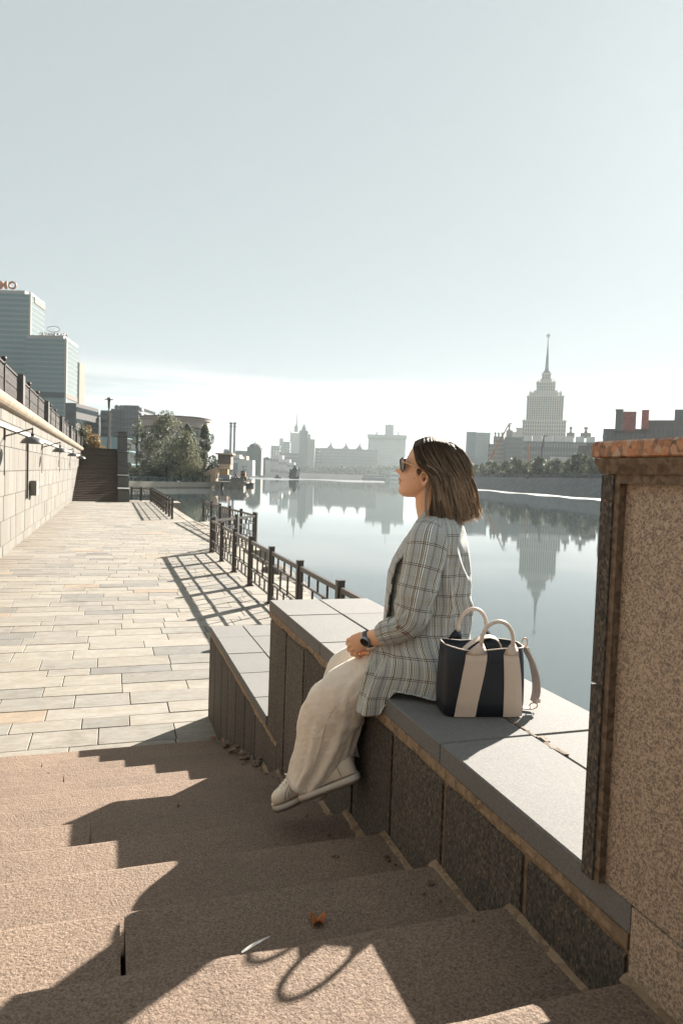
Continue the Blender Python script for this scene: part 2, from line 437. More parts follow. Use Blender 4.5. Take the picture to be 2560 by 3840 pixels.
# ================================================================== stepped parapet
par = thing('stepped_parapet', 'stepped granite parapet with pale coping slabs, the woman and the bag on its upper level', 'wall', (FX+.33, 4.3, 0))
XB = 1.60
SEAT, LOW = 1.64, 0.90
core = MB()
core.box(((FX+XB)/2-.010, (1.07+4.25)/2, (SEAT-.075)/2), (XB-FX-.045, 4.25-1.07, SEAT-.075))
core.box(((FX+XB)/2-.0105, (4.27+6.97)/2, (LOW-.075)/2), (XB-FX-.045, 6.97-4.25-.04, LOW-.075))
core.obj('mortar_core', MT['mortar'], par)
def slabs(z, ys, th=.06):
    for y0, y1 in zip(ys[:-1], ys[1:]):
        for x0, x1 in ((FX-.002, 1.265), (1.265, XB)):
            one = MB(); one.box(((x0+x1)/2, (y0+y1)/2, z-th/2+random.uniform(-.0015, .0015)), (x1-x0-.007, y1-y0-.007, th), bev=.004)
            one.obj('coping_slab', MT['coping'], par)
slabs(SEAT, [1.056, 1.88, 2.52, 3.17, 3.82, 4.31])
slabs(LOW, [4.312, 4.70, 5.30, 5.89, 6.50, 6.99])
def panels(zt, ys, zf):
    """facing panels, their feet following the stair"""
    for y0, y1 in zip(ys[:-1], ys[1:]):
        a, c = y0+.012, y1-.012
        zb = zf((y0+y1)/2) - .18; t = zt - .012*random.uniform(.6, 1.6)
        n = 5; rg = []
        for i in range(n+1):
            yy = a+(c-a)*i/n
            j1 = noise.noise(Vector((yy*5, zt, 1)))*.012; j2 = noise.noise(Vector((yy*6, zt, 4)))*.004
            rg.append([Vector((FX+.004+j2, yy, zb)), Vector((FX+.004+j2, yy, t-.01+j1)), Vector((FX+.012, yy, t+j1)), Vector((FX+.06, yy, t+j1)), Vector((FX+.06, yy, zb))])
        one = MB(); one.rings(rg); one.obj('facing_panel', MT['panel'], par)
zf = lambda y: max(0, Z0-RISE*(y-NOSE0)/TREAD)
panels(SEAT-.092, [1.062, 1.42, 1.85, 2.25, 2.66, 3.06, 3.46, 3.85, 4.285], zf)
panels(LOW-.088, [4.0, 4.26, 4.66, 5.05, 5.44, 5.84, 6.18, 6.62, 6.97], zf)
one = MB(); one.box((FX+.33, 4.293, (LOW+SEAT)/2-.03), (.655-.03, .012, SEAT-LOW-.10)); one.obj('end_panel', MT['panel'], par)
one = MB(); one.box((FX+.32, 6.97, LOW/2-.04), (.64, .016, LOW-.08)); one.obj('end_panel', MT['panel'], par)
one = MB(); one.box((XB-.008, 2.74, SEAT/2-.04), (.03, 3.1, SEAT-.08)); one.obj('river_face', MT['panel'], par)
one = MB(); one.box((XB-.008, 5.63, LOW/2-.04), (.03, 2.66, LOW-.08)); one.obj('river_face', MT['panel'], par)
# tan mortar bed showing below the coping, ragged
for zt, y0, y1 in ((SEAT-.062, 1.062, 4.29), (LOW-.06, 4.0, 6.97)):
    one = MB(); n = 90; rg = []
    for i in range(n+1):
        y = y0+(y1-y0)*i/n
        d = .030+.016*noise.noise(Vector((y*4, zt, 0)))+.01*noise.noise(Vector((y*13, zt, 3)))
        xo = FX+.0+.002*noise.noise(Vector((y*15, zt, 7)))
        rg.append([Vector((xo, y, zt+.001)), Vector((xo-.001, y, zt-d)), Vector((FX+.02, y, zt-d-.004)), Vector((FX+.02, y, zt+.001))])
    one.rings(rg); one.obj('mortar_bed', MT['mortar'], par)
# the old repair on the seat joint
one = MB()
for i in range(8):
    one.box((1.27+random.uniform(-.012, .012), 1.74+i*.05, SEAT+.001), (.013, .052, .002), rz=random.uniform(-.2, .2), jit=.003)
one.obj('mortar_repair', MT['frame'], par)

# ================================================================== pedestal at the head of the parapet
ped = thing('granite_pedestal', 'tall speckled granite pedestal with orange cap at the head of the parapet', 'pedestal', (1.3, .6, 0))
PX0, PX1, PY0, PY1 = .922, 1.70, -.10, 1.165
PZ = 2.452
def slabbox(mbx, x0, x1, y0, y1, z0, z1, bev=0): mbx.box(((x0+x1)/2, (y0+y1)/2, (z0+z1)/2), (x1-x0, y1-y0, z1-z0), bev=bev)
one = MB(); slabbox(one, PX0+.022, PX1-.02, PY0+.02, PY1-.012, SEAT+.002, PZ); one.obj('shaft', MT['pillar'], ped)
one = MB(); slabbox(one, PX0+.020, PX1-.02, PY0+.02, 1.052, .9, SEAT-.001); one.obj('base_block', MT['pillar'], ped)
# raised frame strips round the sunk panel
for nm, (a, b_, c, d, e, f_) in {'frame_strip': (PX0+.006, PX0+.05, PY1-.034, PY1, SEAT+.001, PZ)}.items():
    one = MB(); slabbox(one, a, b_, c, d, e, f_); one.obj(nm, MT['frame'], ped)
one = MB(); slabbox(one, PX0+.004, PX0+.05, PY0, PY1-.036, PZ-.018, PZ); one.obj('frame_strip', MT['frame'], ped)
one = MB(); slabbox(one, PX0+.001, PX1, PY1-.02, PY1+.014, SEAT+.001, 2.03); one.obj('corner_block', MT['panel'], ped)
one = MB(); slabbox(one, PX0+.002, PX1, PY1-.02, PY1+.015, 2.034, PZ-.002); one.obj('corner_block', MT['panel'], ped)
# cove under the cap
rg = []
for y_ in (PY0-.05, ):
    pass
one = MB()
prof = [(0.0, PZ), (-.003, PZ+.008), (-.008, PZ+.018), (-.010, PZ+.026), (-.010, PZ+.030)]
rg = [[Vector((PX0+o_, PY0+o_, z)), Vector((PX1-o_, PY0+o_, z)), Vector((PX1-o_, PY1+.014-o_, z)), Vector((PX0+o_, PY1+.014-o_, z))] for o_, z in prof]
one.rings(rg); one.obj('cove', MT['frame'], ped)
one = MB()
prof = [(-.009, PZ+.031), (-.014, PZ+.034), (-.014, PZ+.060), (-.010, PZ+.064)]
rg = [[Vector((PX0+o_, PY0+o_, z)), Vector((PX1-o_, PY0+o_, z)), Vector((PX1-o_, PY1+.014-o_, z)), Vector((PX0+o_, PY1+.014-o_, z))] for o_, z in prof]
one.rings(rg); one.obj('cap', MT['cap'], ped)

# ================================================================== railings
def railing(name, label, A, B, bays, n_bars=True, h=1.05, group=None):
    A, B = Vector(A), Vector(B); d = (B-A); Ltot = d.length; d.normalize(); rz = math.atan2(d.y, d.x)
    root = thing(name, label, 'railing', A, rz, group)
    P = Ltot/bays
    post = MB(); post.box((0, 0, h/2), (.10, .10, h)); post.box((0, 0, h+.012), (.106, .106, .02)); post.box((0, 0, .01), (.15, .15, .02))
    po = post.obj('post', MT['paint'], root, world=False)
    def cp(o, x, z=0):
        c = o.copy(); COL.objects.link(c); c.parent = root; c.location = (x, 0, z); return c
    for i in range(1, bays+1): cp(po, i*P)
    w = P-.17
    r = MB(); r.box((0, 0, 0), (w, .05, .07)); ro = r.obj('top_rail', MT['paint'], root, world=False); ro.location = (P/2, 0, h-.10)
    r = MB(); r.box((0, 0, 0), (w, .03, .03)); rm = r.obj('rail', MT['paint'], root, world=False); rm.location = (P/2, 0, h-.33)
    for i in range(bays):
        if i: cp(ro, P/2+i*P, h-.10); cp(rm, P/2+i*P, h-.33)
        cp(rm, P/2+i*P, .37); cp(rm, P/2+i*P, .14)
    sb = MB(); sb.box((0, 0, 0), (.028, .028, .20)); so = sb.obj('short_bar', MT['paint'], root, world=False)
    lb = MB(); lb.box((0, 0, 0), (.03, .03, .36)); lo = lb.obj('long_bar', MT['paint'], root, world=False)
    eb = MB(); eb.box((0, 0, 0), (.055, .055, h-.19)); eo = eb.obj('end_bar', MT['paint'], root, world=False)
    fs = fl = fe = True
    for i in range(bays):
        for f in (.25, .5, .75):
            for z in (h-.225, .255):
                x = i*P+.085+w*f
                if fs: so.location = (x, 0, z); fs = False
                else: cp(so, x, z)
        for f in (.36, .64):
            x = i*P+.085+w*f
            if fl: lo.location = (x, 0, .54); fl = False
            else: cp(lo, x, .54)
        for x in (i*P+.105, (i+1)*P-.105):
            if fe: eo.location = (x, 0, (h+.03)/2); fe = False
            else: cp(eo, x, (h+.03)/2)
    return root
railing('steel_railing', 'brown steel railing beside the long grid shadow, nearest the parapet', (2.86, 21.35, 0), (2.86, 4.55, 0), 8)
railing('steel_railing', 'short steel railing crossing from the near railing towards the river', (2.98, 21.6, 0), (4.75, 24.2, 0), 2)
railing('steel_railing', 'steel railing standing against the water behind the near one', (4.75, 24.5, 0), (4.25, 34.9, 0), 5)
railing('steel_railing', 'distant steel railing between the foot of the far stair and the inlet', (2.86, 36.1, 0), (2.86, 54.9, 0), 9)
railing('steel_railing', 'short steel railing beside the lowest block of the far stair', (1.42, 57.5, 0), (2.8, 55.6, 0), 2)
# landing outside the near railing
mb = MB(); mb.box((4.2, 28.5, -.76), (1.35, 12.6, 1.48)); struct(mb.obj('landing_pavement', MT['quay']))
mb = MB(); mb.box((2.9, 56.6, -.76), (4.2, 3.0, 1.48)); struct(mb.obj('landing_pavement', MT['quay']))
# rocks beyond the railing
for i, (x, y, z, s) in enumerate([(3.95, 17.2, -.28, .62), (3.95, 15.9, -.45, .7)]):
    mb = MB(); bm_r = []
    for a in range(7):
        th = math.pi*a/6
        bm_r.append([Vector((x+s*.8*math.sin(th)*math.cos(2*math.pi*j/10)*(1+.25*noise.noise(Vector((a, j*.7, i*9)))), y+s*1.6*math.sin(th)*math.sin(2*math.pi*j/10)*(1+.25*noise.noise(Vector((a, j*.7, i*9+3)))), z-math.cos(th)*s*.75)) for j in range(10)])
    mb.rings(bm_r); o = mb.obj('boulder', MT['panel']); tag(o, ['dark rough boulder past the railing, further one', 'dark rough boulder past the railing, nearer one with the rounded end'][i], 'rock')

# ================================================================== retaining wall on the left
rw = thing('retaining_wall', 'sunlit pale stone retaining wall with rolled cornice along the promenade', 'wall', (WALLX, 24, 0))
CT = 4.33
mb = MB(); mb.box((WALLX-.33, 34, (3.95)/2-.3), (.6, 84, 3.95+.6)); mb.obj('wall_core', MT['wjoint'], rw)
zs = [-.38+.66*k for k in range(7)]+[3.92]
cnt = 0; rest = MB(); blocks = []
for z0, z1 in zip(zs[:-1], zs[1:]):
    y = -8.0+random.uniform(0, 1)
    while y < 76:
        ln = random.choice([.55, .7, .9, 1.1, 1.3]); blocks.append((y, ln, z0, z1)); y += ln
blocks.sort(key=lambda b_: (0 if b_[0] > 18 else 1, b_[0]))
for (y, ln, z0, z1) in blocks:
    if z1 < .02: continue
    z0 = max(z0, -.2)
    c = (WALLX-.03+random.uniform(-.006, .006), y+ln/2, (z0+z1)/2); dm = (.08, ln-.016, z1-z0-.016)
    if cnt < 270 and y > 17:
        one = MB(); one.box(c, dm); one.obj('wall_stone', MT['wstone'], rw); cnt += 1
    else: rest.box(c, dm)
o = rest.obj('wall_stones_beyond', MT['wstone'], rw); o['kind'] = 'stuff'
y = 0.0
while y < 74:
    rg = []; ln = 1.6
    for i in (0, 1):
        yy = y+.008+(ln-.016)*i
        rg.append([Vector((WALLX-.06+.26*math.cos(a), yy, 4.10+.225*math.sin(a))) for a in [math.radians(-95+190*j/11) for j in range(12)]]+[Vector((WALLX-.4, yy, 4.32)), Vector((WALLX-.4, yy, 3.9))])
    one = MB(); one.rings(rg); one.obj('cornice_stone', MT['cornice'], rw, smooth=False); y += ln
# upper street level
mb = MB(); mb.box((-42.9, 60, 2.1), (79.6, 160, 4.34)); struct(mb.obj('upper_street', MT['asphalt']))

# balustrade on top of the wall
bl = thing('iron_balustrade', 'ornate dark iron balustrade with stone posts on top of the retaining wall', 'balustrade', (WALLX-.1, 24.4, CT))
BX = WALLX-.12
sp = MB(); sp.box((0, 0, .47), (.36, .50, .94), bev=.03)
def place(mbx, name, mat, locs, parent, smooth=False):
    first = None; inv = PINV[parent.name]
    for l in locs:
        if first is None: o = mbx.obj(name, mat, parent, smooth, world=False); first = o
        else: o = first.copy(); COL.objects.link(o); o.parent = parent
        o.location = inv @ Vector(l)
    return first
stones = [15.2, 24.4, 33.5, 42.7, 51.7, 60.4, 69.0]
place(sp, 'stone_post', MT['greystone'], [(BX, y, CT) for y in stones], bl)
ips = []
for a, c in zip(stones[:-1], stones[1:]):
    ips += [(BX, a+(c-a)/3, CT), (BX, a+2*(c-a)/3, CT)]
ip = MB(); ip.box((0, 0, .43), (.085, .085, .86)); ip.lathe([(.07, .84), (.075, .87), (.04, .89), (.035, .91), (.066, .94), (.078, .99), (.066, 1.04), (.02, 1.06)], n=12)
place(ip, 'iron_post', MT['iron'], ips, bl, False)
marks = sorted(stones+[p[1] for p in ips])
for a, c in zip(marks[:-1], marks[1:]):
    one = MB()
    one.box((BX, (a+c)/2, CT+.86), (.05, c-a-.1, .05)); one.obj('hand_rail', MT['iron'], bl)
    one = MB()
    one.box((BX, (a+c)/2, CT+.76), (.03, c-a-.1, .03)); one.box((BX, (a+c)/2, CT+.08), (.03, c-a-.1, .04)); one.obj('cross_rail', MT['iron'], bl)
far = MB(); nb = 0
bar = MB()
bar.tube([(0, .05*math.sin(z*9.5), .08+z) for z in [i*.68/10 for i in range(11)]], .014, 5)
bar.tube([(0, -.05*math.sin(z*9.5), .08+z) for z in [i*.68/10 for i in range(11)]], .014, 5)
blocs = []
for a, c in zip(marks[:-1], marks[1:]):
    if c < 18: continue
    k = int((c-a-.15)/.17)
    for i in range(k):
        y = a+.11+(c-a-.22)*(i+.5)/k
        if len(blocs) < 210: blocs.append((BX, y, CT))
        else:
            b_ = len(far.v); far.v += [Vector(v)+Vector((BX, y, CT)) for v in bar.v]
            for f in bar.f: far.face([b_+q for q in f])
place(bar, 'baluster', MT['iron'], blocs, bl)
o = far.obj('balusters_beyond', MT['iron'], bl); o['kind'] = 'stuff'

# white cable tray along the wall
mb = MB(); mb.box((WALLX+.035, 45, 3.45), (.05, 58, .10)); tag(mb.obj('cable_tray', MT['white']), 'white cable tray running along the retaining wall above the lamps', 'cable tray')
# drain pole and junction box
mb = MB(); mb.box((WALLX+.06, 25.55, 2.35), (.06, .09, 2.05)); tag(mb.obj('cable_post', MT['paint']), 'dark upright cable duct on the wall beside the grey box', 'cable duct')
jb = thing('junction_box', 'grey metal junction box on the wall at the foot of the cable duct', 'junction box', (WALLX+.13, 27.0, 1.4))
mb = MB(); mb.box((WALLX+.14, 26.9, 1.65), (.20, .62, .52)); mb.obj('case', MT['box'], jb)
mb = MB(); mb.box((WALLX+.245, 26.9, 1.65), (.012, .54, .44)); mb.obj('door', MT['white'], jb)
mb = MB(); mb.box((WALLX+.255, 27.12, 1.65), (.012, .03, .08)); mb.obj('handle', MT['iron'], jb)
# wall lamps
def lamp(y, label):
    r = thing('wall_lamp', label, 'lamp', (WALLX, y, 3.3), 0, 'lamps along the retaining wall')
    m1 = MB(); m1.box((.03, 0, -.02), (.05, .07, .40)); m1.obj('wall_bracket', MT['paint'], r, world=False)
    m1 = MB(); m1.tube([(.03, 0, -.12), (.72, 0, .12)], .022, 8); m1.tube([(.03, 0, .10), (.05, 0, .1)], .02, 6); m1.obj('arm', MT['paint'], r, world=False)
    m1 = MB(); m1.tube([(.70, 0, .10), (.70, 0, -.03)], .02, 8); m1.lathe([(.02, -.10), (.042, -.08), (.045, -.02), (.02, 0)], (.70, 0, 0), 12); m1.obj('lamp_neck', MT['iron'], r, world=False)
    m1 = MB(); pr = [(.30, -.285), (.295, -.26), (.25, -.19), (.17, -.125), (.06, -.095), (.02, -.09)]
    m1.rings([[Vector((.70+q*math.cos(2*math.pi*j/28), q*math.sin(2*math.pi*j/28), z)) for j in range(28)] for q, z in [(.285, -.28), (.24, -.195), (.16, -.14), (.05, -.11)][::-1]+pr], cap0=True, cap1=True)
    m1.obj('lamp_shade', MT['lamp'], r, smooth=True, world=False)
    m1 = MB(); m1.lathe([(.03, -.12), (.06, -.17), (.07, -.21), (.045, -.25), (.01, -.265)], (.70, 0, 0), 12); m1.obj('bulb', MT['white'], r, True, world=False)
    m1 = MB(); m1.tube([(.04, -.02, -.1), (.03, -.03, -.5), (.035, .0, -.9), (.025, .02, -1.15)], .012, 5); m1.obj('cable', MT['iron'], r, world=False)
for y, l in ((10.2, 'grey dome wall lamp just outside the left edge over the near promenade'), (20.5, 'large grey dome lamp on a steel arm, nearest on the retaining wall'), (30.9, 'second grey dome wall lamp along the retaining wall'), (40.9, 'third dome wall lamp, between second and the one by the far stair'), (50.9, 'furthest dome wall lamp, in front of the dark far stair')):
    lamp(y, l)

# ================================================================== far stair with stepped cheek
fs = thing('far_stair', '', '', (-1.2, 54, 0)); del fs['label']; del fs['category']; fs['kind'] = 'structure'
sb = MB(); FW = .40-WALLX
ns = 36; y = 54.0; z = 0.0; locs = []
for i in range(ns):
    z += .118; locs.append((y, z)); y += .40 if i != 20 else 1.5
for i, (yy, zz) in enumerate(locs):
    nxt = locs[i+1][0] if i+1 < len(locs) else yy+2.0
    one = MB(); one.box(((WALLX+.38)/2, (yy+nxt)/2+.2, zz-.06), (FW-.03, nxt-yy+.4, .118), bev=.008); one.obj('step', MT['stepd'], fs)
mb = MB()
for i, (yy, zz) in enumerate(locs): mb.box(((WALLX+.38)/2, (yy+76)/2, zz-.18), (FW-.06, 76-yy, .116))
mb.obj('stair_core', MT['mortar'], fs)
ck = thing('stair_cheek', 'stepped grey granite side blocks beside the dark far stair', 'wall', (.8, 60, 0))
yy = 53.9; k = 0
for zt in (.95, 1.9, 2.8, 3.86, 5.4, 5.9):
    d = 3.25
    one = MB(); one.box((.81, yy+d/2, zt/2-.04), (.82, d-.01, zt-.08)); one.obj('cheek_block', MT['greystone'], ck)
    one = MB(); one.box((.81, yy+d/2-.02, zt), (.88, d+.03, .07), bev=.01); one.obj('coping_slab', MT['coping'], ck)
    yy += d; k += 1
# ================================================================== BACKGROUND
YAW = math.radians(-18.0)      # far facades square to the river bend
RX = Vector((math.cos(YAW), math.sin(YAW), 0)); RY = Vector((-math.sin(YAW), math.cos(YAW), 0))
def leaf_mat(name, a, b_, c):
    m, t, b = nodes(name)
    g = t.nodes.new('ShaderNodeNewGeometry')
    col = ramp(t, g.outputs['Random Per Island'], [(0, a), (.5, b_), (1, c)])
    t.links.new(col, b.inputs['Base Color']); setin(b, Roughness=.55)
    tr = t.nodes.new('ShaderNodeBsdfTranslucent'); t.links.new(col, tr.inputs[0])
    mx = t.nodes.new('ShaderNodeMixShader'); mx.inputs[0].default_value = .35
    o = t.nodes['Material Output']; t.links.new(b.outputs[0], mx.inputs[1]); t.links.new(tr.outputs[0], mx.inputs[2]); t.links.new(mx.outputs[0], o.inputs[0])
    return m
MT['leaf'] = leaf_mat('leaves_grey_green', (.05, .06, .038), (.13, .14, .085), (.27, .27, .18))
MT['leafd'] = leaf_mat('leaves_dark_green', (.03, .04, .025), (.07, .085, .05), (.14, .15, .09))
MT['leafo'] = leaf_mat('leaves_autumn', (.16, .11, .045), (.24, .16, .07), (.32, .22, .10))
MT['leafl'] = leaf_mat('leaves_willow', (.12, .125, .07), (.17, .17, .10), (.22, .21, .13))
MT['bark'] = plain('bark', (.09, .075, .06), .9, var=.3)

def foliage(rng, clusters, n, s, droop=0.):
    mb = MB()
    for _ in range(n):
        c, r = rng.choice(clusters) if False else clusters[rng.randrange(len(clusters))]
        while True:
            p = Vector((rng.uniform(-1, 1), rng.uniform(-1, 1), rng.uniform(-1, 1)))
            if .25 < p.length < 1: break
        p = p.normalized()*(p.length**.5)
        q = Vector((c[0]+p.x*r[0], c[1]+p.y*r[1], c[2]+p.z*r[2]))
        a = Vector((rng.gauss(0, 1), rng.gauss(0, 1), rng.gauss(0, 1)-droop)).normalized()
        b = a.cross(Vector((rng.gauss(0, 1), rng.gauss(0, 1), rng.gauss(0, 1)))).normalized()
        l = s*rng.uniform(.6, 1.4); w = l*.55
        k = len(mb.v)
        mb.v += [q-a*l*.5, q+b*w*.5, q+a*l*.5, q-b*w*.5]; mb.face((k, k+1, k+2, k+3))
    return mb
def tree(label, base, h, w, n, s, mat, seed, trunk=.25, thin=False, group=None, name='tree', droop=0., low=.12):
    rng = random.Random(seed)
    r = thing(name, label, 'tree', base, 0, group)
    t = MB(); t.tube([(0, 0, 0), (.1*w*.1, 0, h*.25), (-.02*w, 0, h*.55), (0, 0, h*.9)], [trunk, trunk*.8, trunk*.45, trunk*.1], 7)
    cl = []
    k = 13 if not thin else 16
    for i in range(k):
        f = (i+.5)/k; z = h*(low+.80*f); 
        rad = w*.5*math.sin(math.pi*min(1, (.20+.80*f))**.9)*.9+w*.04
        a = rng.uniform(0, 6.28); rr = rad*rng.uniform(.2, .75)
        cr = w*(rng.uniform(.12, .24) if not thin else rng.uniform(.07, .15))
        c = (rr*math.cos(a), rr*math.sin(a), z); cl.append((c, (cr, cr, cr*rng.uniform(.9, 1.5))))
        t.tube([(0, 0, z*.6), (c[0]*.6, c[1]*.6, z*.9), c], [trunk*.35, trunk*.2, trunk*.06], 5)
    cl.append(((0, 0, h*.93), (w*.06, w*.06, h*.09)))
    for _ in range(5):
        a = rng.uniform(0, 6.28); cl.append(((w*.33*math.cos(a), w*.33*math.sin(a), h*rng.uniform(.15, .35)), (w*.17, w*.17, w*.14)))
    t.obj('trunk', MT['bark'], r, world=False)
    foliage(rng, cl, n, s, droop).obj('crown', mat, r, world=False)
    return r

# --- quay opposite the inlet, with the trees
Q0 = at_z(470, 1829, WZ); Q1 = at_z(822, 1830, WZ)
dq = (Q1-Q0).normalized(); nq = Vector((-dq.y, dq.x, 0))
def quad_prism(mbx, pts, z0, z1):
    b = len(mbx.v); n = len(pts)
    for z in (z0, z1): mbx.v += [Vector((p.x, p.y, z)) for p in pts]
    mbx.face([b+i for i in range(n)][::-1]); mbx.face([b+n+i for i in range(n)])
    for i in range(n): j = (i+1) % n; mbx.face([b+i, b+j, b+n+j, b+n+i])
mb = MB(); e0 = Q0-dq*60
quad_prism(mb, [e0, Q1, Q1+nq*340, e0+nq*340], WZ-2, -.42); struct(mb.obj('far_quay', MT['land']))
mb = MB(); L_ = (Q1-e0).length; x = 0
while x < L_-.5:
    l = min(4.0, L_-x); p = e0+dq*(x+l/2); mb.box((p.x-nq.x*.15, p.y-nq.y*.15, (WZ-.6-.2)/2), (l-.05, .5, .55+abs(WZ)), rz=math.atan2(dq.y, dq.x)); x += l
o = mb.obj('quay_wall', plain('pale_quay_render', (.42, .37, .31), .8, scale=.3)); tag(o, 'low pale quay wall across the inlet below the trees and teal railing', 'wall')
mb = MB(); p = e0+dq*(L_/2); mb.box((p.x-nq.x*.45, p.y-nq.y*.45, WZ+.12), (L_, .35, .28), rz=math.atan2(dq.y, dq.x)); o = mb.obj('quay_footing', MT['quay']); struct(o)
# teal railing
MT['teal'] = plain('teal_painted_steel', (.035, .12, .12), .5)
tr_ = thing('teal_railing', 'teal topped railing on the quay wall in front of the trees', 'railing', Q0, math.atan2(dq.y, dq.x))
pb = MB(); pb.box((0, 0, .55), (.07, .07, 1.45)); n_ = 26
LQ = (Q1-Q0).length
place(pb, 'post', MT['greystone'], [Q0+dq*(LQ*i/n_)+nq*.1+Vector((0, 0, -WZ-.4)) for i in range(n_+1)], tr_)
for z, hh, mm in ((.85, .10, 'teal'), (.35, .05, 'teal'), (.02, .05, 'teal'), (.6, .04, 'teal')):
    one = MB(); one.box((LQ/2, .1, z-WZ-.0), (LQ, .06, hh)); one.obj('rail', MT[mm], tr_, world=False)

def base(px, d, z=-.42):
    p = at(px, 1765, d); return Vector((p.x, p.y, z))
def hz(px, py, d): return at(px, py, d).z
tg = 'trees on the quay by the round building'
specs = [('thin open tree at the left of the quay clump, beside the far stair cheek', 512, 165, 1572, 9.0, 3200, .42, 'leaf', True),
         ('small dense tree between the thin left tree and the tall one', 560, 170, 1640, 8.0, 3600, .40, 'leaf', False),
         ('tallest broad grey-green tree in front of the round building', 622, 168, 1556, 13.5, 13000, .42, 'leaf', False),
         ('tall dark tree behind the pale willow', 700, 182, 1592, 11, 6500, .42, 'leafd', False),
         ('pale drooping willow between the tallest tree and the right-hand one', 700, 166, 1622, 8.5, 7000, .36, 'leafl', False),
         ('dark tree at the right end of the quay clump by the barge', 766, 176, 1590, 9.5, 6500, .42, 'leafd', True)]
for i, (lb, px, d, top, w, n, s, mt, thin) in enumerate(specs):
    b = base(px, d); tree(lb, b, hz(px, top, d)-b.z, w, n, s, MT[mt], 11+i, .2, thin, tg, droop=1.5 if 'willow' in lb else 0)
mb = MB(); rng = random.Random(3)
cl = [((base(px, 172)+Vector((0, 0, 1.6))), (2.2, 1.5, 1.9)) for px in range(500, 800, 22)]
o = foliage(rng, cl, 6000, .5).obj('undergrowth', MT['leafd']); o['kind'] = 'stuff'

# --- round building
MT['rb'] = plain('beige_render', (.36, .30, .26), .8); MT['rbd'] = plain('brown_fascia', (.15, .11, .095), .7)
MT['glass'] = None
def glassmat(name, col, rough=.08, spec=.8):
    m, t, b = nodes(name); setin(b, Base_Color=(*col, 1), Roughness=rough); b.inputs['Specular IOR Level'].default_value = spec; return m
MT['glass'] = glassmat('dark_window_glass', (.05, .065, .075))
MT['mast'] = plain('grey_render', (.20, .20, .20), .8)
d = 225; c = base(655, d+18, 0); R = 132*d/FPX*1.04; ztop = hz(655, 1560, d+8)
rbd = thing('round_building', 'beige round building with dark flat roof rim behind the trees', 'building', c)
def drum(r0, z0, z1, nm, mt, n=48):
    one = MB(); one.lathe([(r0, z0), (r0, z1)], (c.x, c.y, 0), n); return one.obj(nm, MT[mt], rbd)
drum(R-.3, -.4, ztop-.5, 'wall', 'rb'); drum(R+.35, ztop-.35, ztop, 'roof', 'rbd'); drum(R+.15, ztop-1.0, ztop-.35, 'fascia', 'rb'); drum(R-.1, ztop-4.1, ztop-3.4, 'band', 'rbd')
one = MB()
for j in range(40):
    a = 2*math.pi*j/40
    if math.sin(a) < .3: one.box((c.x+(R-.25)*math.cos(a), c.y+(R-.25)*math.sin(a), ztop-5.6), (.25, 1.15, 2.0), rz=a)
    if math.sin(a) < .3: one.box((c.x+(R-.25)*math.cos(a), c.y+(R-.25)*math.sin(a), ztop-10), (.25, 1.15, 2.4), rz=a)
o = one.obj('windows', MT['glass'], rbd); o['kind'] = 'stuff'

# --- generic far building -----------------------------------------------------------
def shade(name, col, rough=.8, var=.06): return plain(name, col, rough, var=var, scale=.08)
def building(name, label, x0, x1, ytop, d, dep, mat, rows=0, cols=0, ybase=None, wmat=None, wf=(.5, .55), yaw=0., group=None, cat='building', roof=None, side=True, ztop_off=0):
    pc = at((x0+x1)/2, 1770, d); w = (x1-x0)*d/FPX
    th_ = math.atan(max(0, ((x0+x1)/2-CX)/FPX)); yaw -= th_; w *= math.cos(th_)
    zt = hz((x0+x1)/2, ytop, d); zb = -.6 if ybase is None else hz((x0+x1)/2, ybase, d)
    r = thing(name, label, cat, (pc.x, pc.y, zb), YAW+yaw, group)
    h = zt-zb
    one = MB(); one.box((0, dep/2, h/2), (w, dep, h)); one.obj('wall', mat, r, world=False)
    if roof: one = MB(); one.box((0, dep/2, h+.4), (w+1, dep+1, .8)); one.obj('roof', roof, r, world=False)
    if rows:
        g = MB(); ww, wh = w/cols*wf[0], h/rows*wf[1]
        for i in range(rows):
            for j in range(cols):
                g.box((-w/2+w*(j+.5)/cols, -.02, h*(i+.5)/rows), (ww, .3, wh))
            if side:
                ns_ = max(1, int(dep/(w/cols)))
                for j in range(ns_):
                    for sx in (-1, 1): g.box((sx*(w/2+.02), dep*(j+.5)/ns_, h*(i+.5)/rows), (.3, dep/ns_*wf[0], wh))
        o = g.obj('windows', wmat or MT['glass'], r, world=False); o['kind'] = 'stuff'
    r['_w'] = w; r['_h'] = h
    return r
def w_of(r): return r['_w'], r['_h']
def addbox(r, nm, c_, dm, mat):
    one = MB(); one.box(c_, dm); return one.obj(nm, mat, r, world=False)

